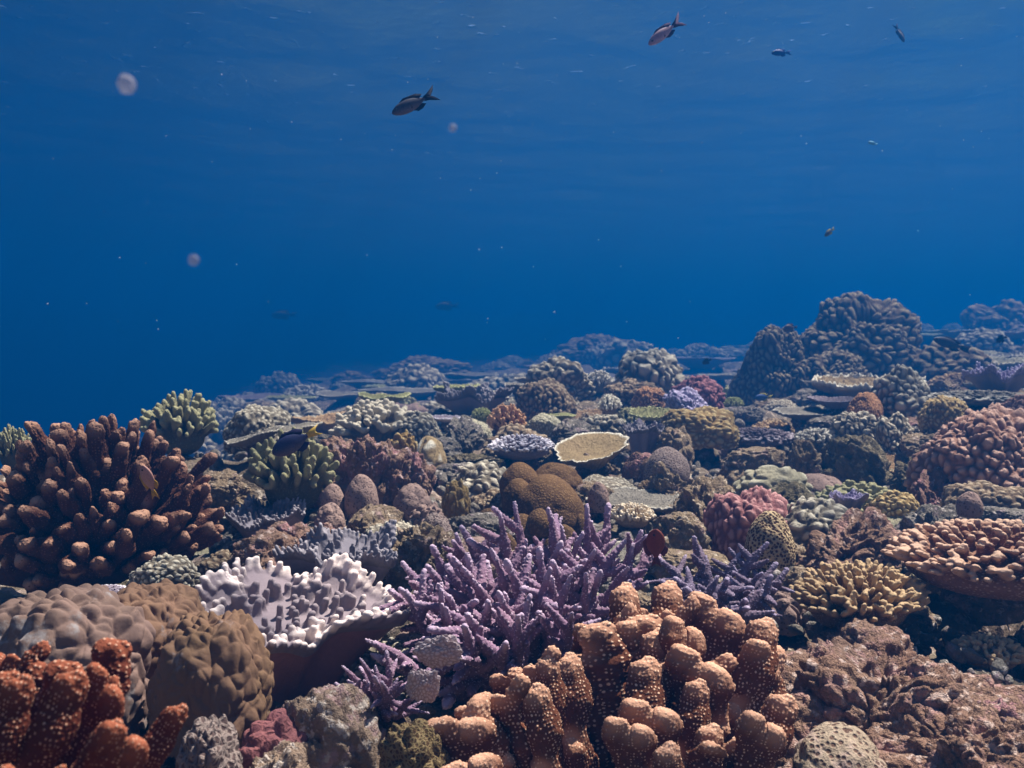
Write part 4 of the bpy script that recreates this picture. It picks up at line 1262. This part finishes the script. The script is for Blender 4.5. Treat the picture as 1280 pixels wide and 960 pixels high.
rk('shadowed brown rock above the pale leather coral', 335, 712, 1.68, 120, 50, 0, M_ROCKR)
dome('finger_coral', 'small white finger coral on the tan rock', 'coral', 478, 668, 1.86, 30, 20, FD['stub'], M_CREAM, 0.9)
dome('knobby_coral', 'grey-brown thicket of upright knobs at the reef edge', 'coral', 470, 556, 2.95, 122, 62, FD['bush'], M_MAUVEK, 0.7, 0.4)
dome('knobby_coral', 'grey cauliflower coral beside the grey-brown thicket', 'coral', 520, 560, 2.95, 64, 44, K['mid'], M_GREYK, 0.8)
dome('knobby_coral', 'low grey-tan rubble coral behind the pale leather rim', 'coral', 208, 735, 1.42, 82, 40, K['mid'], M_MAUVEK, 0.8)
dome('finger_coral', 'bluish white fringe of tiny fingers behind the grey-brown boulder coral', 'coral', 118, 752, 1.35, 100, 34, FD['flat'], M_WHITEF, 0.7)
table('table_coral', 'thin pale table coral on the reef crest above the grey-brown thicket', 'coral', 478, 497, 3.9, 96, 12, PL['b'], M_TABLEY, 0.6)
table('table_coral', 'lime-edged table coral on the reef crest', 'coral', 572, 484, 4.2, 68, 16, PL['thickp'], M_TABLEY, 0.7)
table('table_coral', 'dark shaded table coral left of the brownish-grey cauliflower coral', 'coral', 650, 484, 4.6, 56, 14, PL['a'], M_TABLEG, 0.7)
table('table_coral', 'pale blue table coral beyond the brownish-grey cauliflower coral', 'coral', 668, 474, 5.4, 62, 14, PL['b'], M_TABLEG, 0.7)
dome('bushy_coral', 'pale blue-grey bushy coral left of the crest mound', 'coral', 748, 488, 5.0, 52, 28, FD['bush'], M_TABLEG, 0.8)
rk('grey rock under the little blue-white finger table', 540, 575, 2.9, 90, 40, 4, M_ROCKG)
rk('mottled grey rock behind the dark overhang', 575, 560, 3.0, 80, 40, 1, M_ROCKG)
rk('grey-brown rock below the cream-green cushion', 715, 560, 2.9, 70, 36, 0, M_ROCKG)

# ------------------------------------------------------------------ smaller corals and rocks filling the gaps
def floor_prior(x, y):
    left = np.clip((-x - 0.30 * y + 0.05) / np.maximum(0.6 + 0.25 * y, 0.3), 0, 1) * np.clip((y - 1.9) / 1.5, 0, 1)
    right = np.clip(x - 0.22 * y, 0, None)
    far = np.clip((y - 5.0) / 14.0, 0, None)
    return -0.50 - 0.035 * np.clip(y - 4.5, 0, 20) * np.clip(0.15 - x / np.maximum(y, 1), 0, 0.35) / 0.35 - 0.008 * y - 1.3 * left + 0.02 * np.clip(y - 7, 0, 11) + 0.16 * np.minimum(right, 3.0) - 0.9 * np.clip((-x - 0.2 * y) / 4, 0, 4) * np.clip((y - 2.0) / 2.0, 0, 1)


AN = None


def floor_z(x, y):
    x, y = np.atleast_1d(np.asarray(x, float)), np.atleast_1d(np.asarray(y, float))
    z0 = floor_prior(x, y)
    num, den = np.zeros_like(x), np.full_like(x, 0.12)
    for ax, ay, az, ar, aw in AN:
        s = max(0.10, ar * 0.75)
        w = aw * np.exp(-((x - ax) ** 2 + (y - ay) ** 2) / (2 * s * s))
        num += w * (az - z0_at[(ax, ay)])
        den += w
    return z0 + num / den


def freeze():
    global AN, z0_at
    AN = list(ANCHORS)
    z0_at = {(a[0], a[1]): float(floor_prior(np.array([a[0]]), np.array([a[1]]))[0]) for a in AN}


freeze()
SHORT = []
CUT = (' behind', ' beside', ' in front', ' between', ' of ', ' with', ' at ', ' on ', ' under', ' below', ' above', ' packed', ' left', ' right', ' before', ' beyond', ' resting', ' tucked', ' leaning', ' standing', ' wedged', ' next', ' stepping', ' along', ' overhanging', ' half', ' growing', ' creeping', ' crowning', ' in the', ' to the', ' from', ' knobbed', ' over')
for o in list(sc.objects):
    if o.get('label') and o.get('category') in ('coral', 'rock', 'sponge'):
        s = o['label']
        for c_ in CUT:
            i = s.find(c_)
            if i > 8:
                s = s[:i]
        SHORT.append((o.location.copy(), s))
cnt = {}
for _, s in SHORT:
    cnt[s] = cnt.get(s, 0) + 1
SHORT = [(l, s) for l, s in SHORT if cnt[s] == 1]

KINDS_FILL = [
    ('knobby_coral', 'grey knobby coral', 'coral', lambda: random.choice([K['small'], K['mid'], K['lumpy']]), M_GREYK, 0.75),
    ('knobby_coral', 'brown knobby coral', 'coral', lambda: random.choice([K['small'], K['big'], K['lumpy']]), M_BROWNK, 0.75),
    ('knobby_coral', 'olive-tan knobby coral', 'coral', lambda: random.choice([K['mid'], K['fine']]), M_MAUVEK, 0.7),
    ('reef_rock', 'tan rock', 'rock', lambda: random.choice(RK + [K['nodule'], K['nodule2']]), M_ROCKT, 0.6),
    ('reef_rock', 'pink-crusted rock', 'rock', lambda: random.choice(RK + [K['nodule'], K['nodule2']]), M_ROCKP, 0.6),
    ('reef_rock', 'grey rock', 'rock', lambda: random.choice(RK + [K['nodule'], K['nodule2']]), M_ROCKG, 0.6),
    ('reef_rock', 'olive turf rock', 'rock', lambda: random.choice(RK + [K['nodule'], K['nodule2']]), M_ROCKO, 0.6),
    ('finger_coral', 'tan finger coral', 'coral', lambda: random.choice([FD['stub'], FD['thin']]), M_TANFING, 0.65),
    ('finger_coral', 'pale finger coral', 'coral', lambda: random.choice([FD['flat'], FD['stub']]), M_TABLEG, 0.45),
    ('dome_coral', 'round dome coral', 'coral', lambda: random.choice([MS['dome'], MS['lump']]), M_STARP, 0.7),
    ('plate_coral', 'thin grey plate coral', 'coral', lambda: random.choice([PL['a'], PL['b'], PL['thickp']]), M_TABLEG, 1.0),
    ('plate_coral', 'thin tan plate coral', 'coral', lambda: random.choice([PL['a'], PL['b'], PL['thickp']]), M_TANFING, 1.0),
    ('plate_coral', 'thin olive plate coral', 'coral', lambda: random.choice([PL['a'], PL['b']]), M_PALE, 1.0),
    ('bushy_coral', 'olive bushy coral', 'coral', lambda: FD['bush'], M_GREENF, 0.8),
]
used, spots = set(), [(a[0], a[1], a[3]) for a in ANCHORS]
made = 0
for k in range(6000):
    if made >= 280:
        break
    d = 1.25 * (7.5 / 1.25) ** random.random()
    x = random.uniform(-0.5, 0.62) * d
    if d > 2.6 and x < -0.30 * d:
        continue
    r = random.uniform(0.022, 0.052) * d ** 0.85 + 0.012
    if any((x - a) ** 2 + (d - b) ** 2 < (0.5 * rr + 0.8 * r) ** 2 for a, b, rr in spots):
        continue
    near = sorted(((l - Vector((x, d, -0.45))).length, l, s) for l, s in SHORT)[:5]
    name, kind, cat, fn, mat, hh = random.choice(KINDS_FILL)
    lab = None
    for dist, l, s in near:
        dx, dy = x - l.x, d - l.y
        rel = ('behind' if dy > 0 else 'in front of') if abs(dy) > abs(dx) else 'beside'
        for sz in ('small', 'little', 'low'):
            t_ = f'{sz} {kind} {rel} the {s}'
            if t_ not in used and len(t_.split()) <= 16:
                lab = t_
                break
        if lab:
            break
    if not lab:
        continue
    used.add(lab)
    z = float(floor_z(x, d)[0])
    me = fn()
    h = r * hh * random.uniform(0.8, 1.3)
    if name == 'plate_coral':
        r *= 1.25
        o = put(name, me, mat, (x, d, z + r * 0.25), Quaternion((1, 0, 0), random.uniform(-0.05, 0.2)) @ rz(random.uniform(0, 6.28)), (r, r * random.uniform(0.75, 1.0), r))
    else:
        o = put(name, me, mat, (x, d, z + h * 0.1), rz(random.uniform(0, 6.28)), (r, r * random.uniform(0.75, 1.0), h))
    tag(o, lab, cat)
    spots.append((x, d, r))
    made += 1

# the far slope, fading into the blue
far_n = 0
for k in range(4000):
    if far_n >= 150:
        break
    d = 6.0 * (26 / 6.0) ** random.random()
    x = random.uniform(-0.55, 0.75) * d
    if x < -0.04 * d and d < 9.0:
        continue
    r = random.uniform(0.10, 0.30) * (0.6 + d / 14)
    if any((x - a) ** 2 + (d - b) ** 2 < (0.7 * rr + 0.8 * r) ** 2 for a, b, rr in spots):
        continue
    z = float(floor_z(x, d)[0])
    if random.random() < 0.5:
        h = random.uniform(0.10, 0.22)
        t = thing('table_coral', 'flat table coral dimmed blue by distance on the far slope', 'coral', (x, d, z), 'far table corals')
        put('plate', random.choice(list(PL.values())), random.choice([M_TABLEG, M_TABLEY, M_TABLEV]), (0, 0, h), rz(random.uniform(0, 6.28)), (r * 1.3, r * 1.1, r * 0.9), t)
        put('stalk', pedestal(random.randrange(3)), M_BASE, (0, 0, h * 0.35), None, (r * 0.4, r * 0.4, h * 0.6), t)
    else:
        h = r * random.uniform(0.5, 0.95)
        o = put('knobby_coral', random.choice([K['big'], K['mid'], K['lumpy'], FD['bush'], K['tall']]), random.choice([M_GREYK, M_BROWNK, M_MAUVEK, M_TABLEG]), (x, d, z + h * 0.1), rz(random.uniform(0, 6.28)), (r, r * 0.9, h))
        tag(o, 'knobby coral mound dimmed blue by distance on the far slope', 'coral', 'far knobby corals')
    spots.append((x, d, r))
    far_n += 1
for (px, py, d, w, h, lab) in [(745, 452, 17.0, 110, 30, 'long dim reef mound beyond the crest corals'), (1255, 432, 12.0, 120, 50, 'dim blue reef mound rising past the upper terrace'), (530, 474, 16.0, 120, 26, 'dim reef mound beyond the lime-edged table coral')]:
    dome('reef_mound', lab, 'coral', px, py, d, w, h, K['lumpy'], M_BROWNK, 0.8)

# ------------------------------------------------------------------ the reef floor, one sheet under everything
freeze()
vy = np.linspace(0, 1, 420)
yy = -2.0 + 2.6 * vy + 66 * vy ** 4.2
gx, gy = np.meshgrid(np.linspace(-1, 1, 360), yy)
X = gx * (1.6 + 0.95 * np.maximum(gy, 0)) + 0.02
pts = np.stack([X.ravel(), gy.ravel(), np.zeros(X.size)], 1)
z = floor_z(pts[:, 0], pts[:, 1])
dist = np.clip(np.hypot(pts[:, 0], pts[:, 1]), 0.6, 60)
amp = 0.018 + 0.008 * dist
q = warp(pts, 0.05, 4.0, 3)
z += amp * 0.8 * fbm(q * 2.2, 3, 1)
f1, f2 = worley(q * 9.0, 5)
z += 0.022 * (knob(f1, f2, 1.8) - 0.6)
f1, f2 = worley(q * 26.0, 6)
z += 0.010 * (knob(f1, f2, 1.8) - 0.6) + 0.010 * fbm(q * 14, 3, 9)
pts[:, 2] = z
n1, n2 = 360, 420
ii = (np.arange(n2 - 1)[:, None] * n1 + np.arange(n1 - 1)[None]).ravel()
fl = put('reef_floor', mesh_of('reef_floor', pts, np.stack([ii, ii + 1, ii + n1 + 1, ii + n1], 1)), M_FLOOR)
tag(fl, 'crusted rocky reef floor', None, kind='structure')

# broken coral bits lying between the colonies
bits = []
for k in range(1800):
    d = 1.1 * (4.5 / 1.1) ** random.random()
    bits.append((random.uniform(-0.5, 0.6) * d, d, random.uniform(0.004, 0.011) * d ** 0.7))
bz = floor_z([b[0] for b in bits], [b[1] for b in bits])
bv, bf = ico(2)
parts = []
for (x, y, r), z0 in zip(bits, bz):
    e = Quaternion((random.random(), random.random(), random.random(), random.random() + 0.01)).normalized().to_matrix()
    V = bv * np.array([r * random.uniform(1.0, 2.4), r, r * random.uniform(0.5, 1.0)]) * (1 + 0.25 * vnoise(bv * 2 + x * 9, 2))[:, None]
    V = V @ np.array(e).T + np.array([x, y, z0 + 0.012])
    parts.append((V, bf))
rb = put('rubble', mesh_of('rubble', *join(parts)), M_ROCKG)
tag(rb, 'broken coral bits lying between the colonies', None, kind='stuff')

# ------------------------------------------------------------------ fish
fish('damselfish', 'dark fork-tailed fish heading down in open blue water', 514, 131, 1.7, 0.084, (-0.8, 0.45), (0.05, 0.045, 0.06), (0.02, 0.02, 0.025), belly=(0.16, 0.13, 0.13), deep=0.16, fork=1.0)
fish('damselfish', 'mauve-pink fork-tailed fish near the sea surface', 829, 42, 1.9, 0.088, (-0.75, 0.62), (0.34, 0.20, 0.25), (0.06, 0.04, 0.07), belly=(0.55, 0.38, 0.42), deep=0.14, fork=1.0)
fish('damselfish', 'dark blue fish with a yellow tail over the olive-green finger coral', 366, 554, 1.75, 0.088, (-0.85, 0.45), (0.035, 0.035, 0.095), (0.04, 0.035, 0.08), belly=(0.13, 0.10, 0.12), deep=0.23, fork=0.3, tail=(0.60, 0.38, 0.05))
fish('damselfish', 'maroon fish standing upright among the purple staghorn tips', 820, 682, 1.30, 0.062, (-0.10, -0.95, -0.5), (0.20, 0.045, 0.035), (0.15, 0.05, 0.06), belly=(0.26, 0.07, 0.04), deep=0.24, fork=0.3)
fish('damselfish', 'small black-headed pink fish among the maroon branches', 186, 600, 1.42, 0.055, (-0.15, -0.9, -0.4), (0.42, 0.22, 0.18), (0.45, 0.25, 0.04), deep=0.2, fork=0.3)
fish('damselfish', 'blue fish high in the open water', 975, 66, 3.4, 0.075, (-0.95, 0.1), (0.03, 0.06, 0.26), (0.04, 0.08, 0.26), deep=0.17, fork=0.5)
fish('damselfish', 'dim slender fish diving near the surface', 1125, 43, 3.6, 0.075, (0.35, 0.9), (0.05, 0.05, 0.09), (0.03, 0.03, 0.06), deep=0.14, fork=0.6)
fish('damselfish', 'small yellow-finned fish above the great mound', 1036, 291, 3.0, 0.042, (-0.7, 0.55), (0.10, 0.11, 0.10), (0.45, 0.38, 0.05), deep=0.2, fork=0.4)
fish('damselfish', 'tiny turquoise fish high over the great mound', 1090, 179, 3.0, 0.034, (-0.9, -0.15), (0.12, 0.42, 0.62), (0.25, 0.5, 0.6), deep=0.17, fork=0.4)
fish('damselfish', 'brown fish hovering at the shoulder of the great mound', 987, 410, 4.6, 0.072, (-0.9, 0.1), (0.09, 0.05, 0.04), (0.06, 0.035, 0.03), deep=0.27, fork=0.2)
fish('wrasse', 'long dark wrasse swimming past the flank of the great mound', 1187, 430, 4.2, 0.19, (-0.95, -0.25), (0.035, 0.028, 0.03), (0.03, 0.025, 0.03), deep=0.13, fork=0.1)
fish('damselfish', 'black fish facing away beyond the upper terrace', 1251, 424, 4.0, 0.055, (-0.3, 0.35, 0.9), (0.012, 0.012, 0.016), (0.012, 0.012, 0.016), deep=0.27, fork=0.2)
fish('damselfish', 'pale fish at the top of the great mound slope', 1147, 408, 4.6, 0.05, (-0.8, 0.5), (0.40, 0.36, 0.34), (0.40, 0.36, 0.34), deep=0.18, fork=0.5)
fish('damselfish', 'blue fish with a yellow tail in the shadow of the great mound', 953, 497, 4.3, 0.085, (-0.95, 0.05), (0.05, 0.09, 0.24), (0.40, 0.33, 0.05), deep=0.21, fork=0.3)
fish('damselfish', 'small dark fish above the crest near the wine-red coral', 883, 452, 4.6, 0.055, (-0.5, 0.3, 0.6), (0.014, 0.016, 0.022), (0.014, 0.016, 0.022), deep=0.26, fork=0.2)
for lab, px, py in (('dim far fish drifting over the deep left edge of the reef', 353, 394), ('dim far fish drifting over the lime-edged table coral', 557, 383)):
    fish('reef_fish', lab, px, py, 15.0, 0.36, (-0.95, 0.05), (0.02, 0.025, 0.03), (0.02, 0.025, 0.03), deep=0.2, fork=0.3)

# drifting plankton and backscatter blobs
scatter_mat = coral_mat('backscatter_skin', (0.62, 0.56, 0.60), (0.50, 0.46, 0.55), dots=(0.8, 0.75, 0.78), dot_scale=900, bump=0.2, rough=0.35)
scatter_mat.node_tree.nodes['Principled BSDF'].inputs['Alpha'].default_value = 0.30
V, F = ico(4)
blob = mesh_of('backscatter_blob', V * (1 + 0.07 * fbm(V * 2.2, 2, 4))[:, None], F)  # solid blobs for the blurred backscatter of particles near the lens
for lab, px, py, d, r in [('large pale backscatter blob drifting high over the maroon colony', 158, 105, 0.30, 12.5), ('small pale backscatter blob drifting above the maroon colony', 242, 325, 0.32, 6.5), ('faint backscatter blob just behind the dark fork-tailed fish', 566, 160, 0.34, 5.0)]:
    o = put('backscatter_blob', blob, scatter_mat, P(px, py, d), rz(px), m_of(r, d))
    o.scale = (o.scale[0], o.scale[0] * 0.45, o.scale[0] * 0.95)
    tag(o, lab, 'plankton')
V, F = ico(1)
speck = mesh_of('speck', V, F)
spm = plain_mat('speck_white', (0.85, 0.85, 0.82), 0.6, 0.2)
for k in range(80):
    px, py, d = random.uniform(0, 1280), random.uniform(5, 430), random.uniform(0.6, 2.4)
    if px < 430 and random.random() < 0.5:
        px += 500
    o = put('plankton_speck', speck, spm, P(px, py, d), None, m_of(random.uniform(0.35, 0.8), d))
    tag(o, 'tiny white speck drifting in the open water', 'plankton', 'plankton specks')
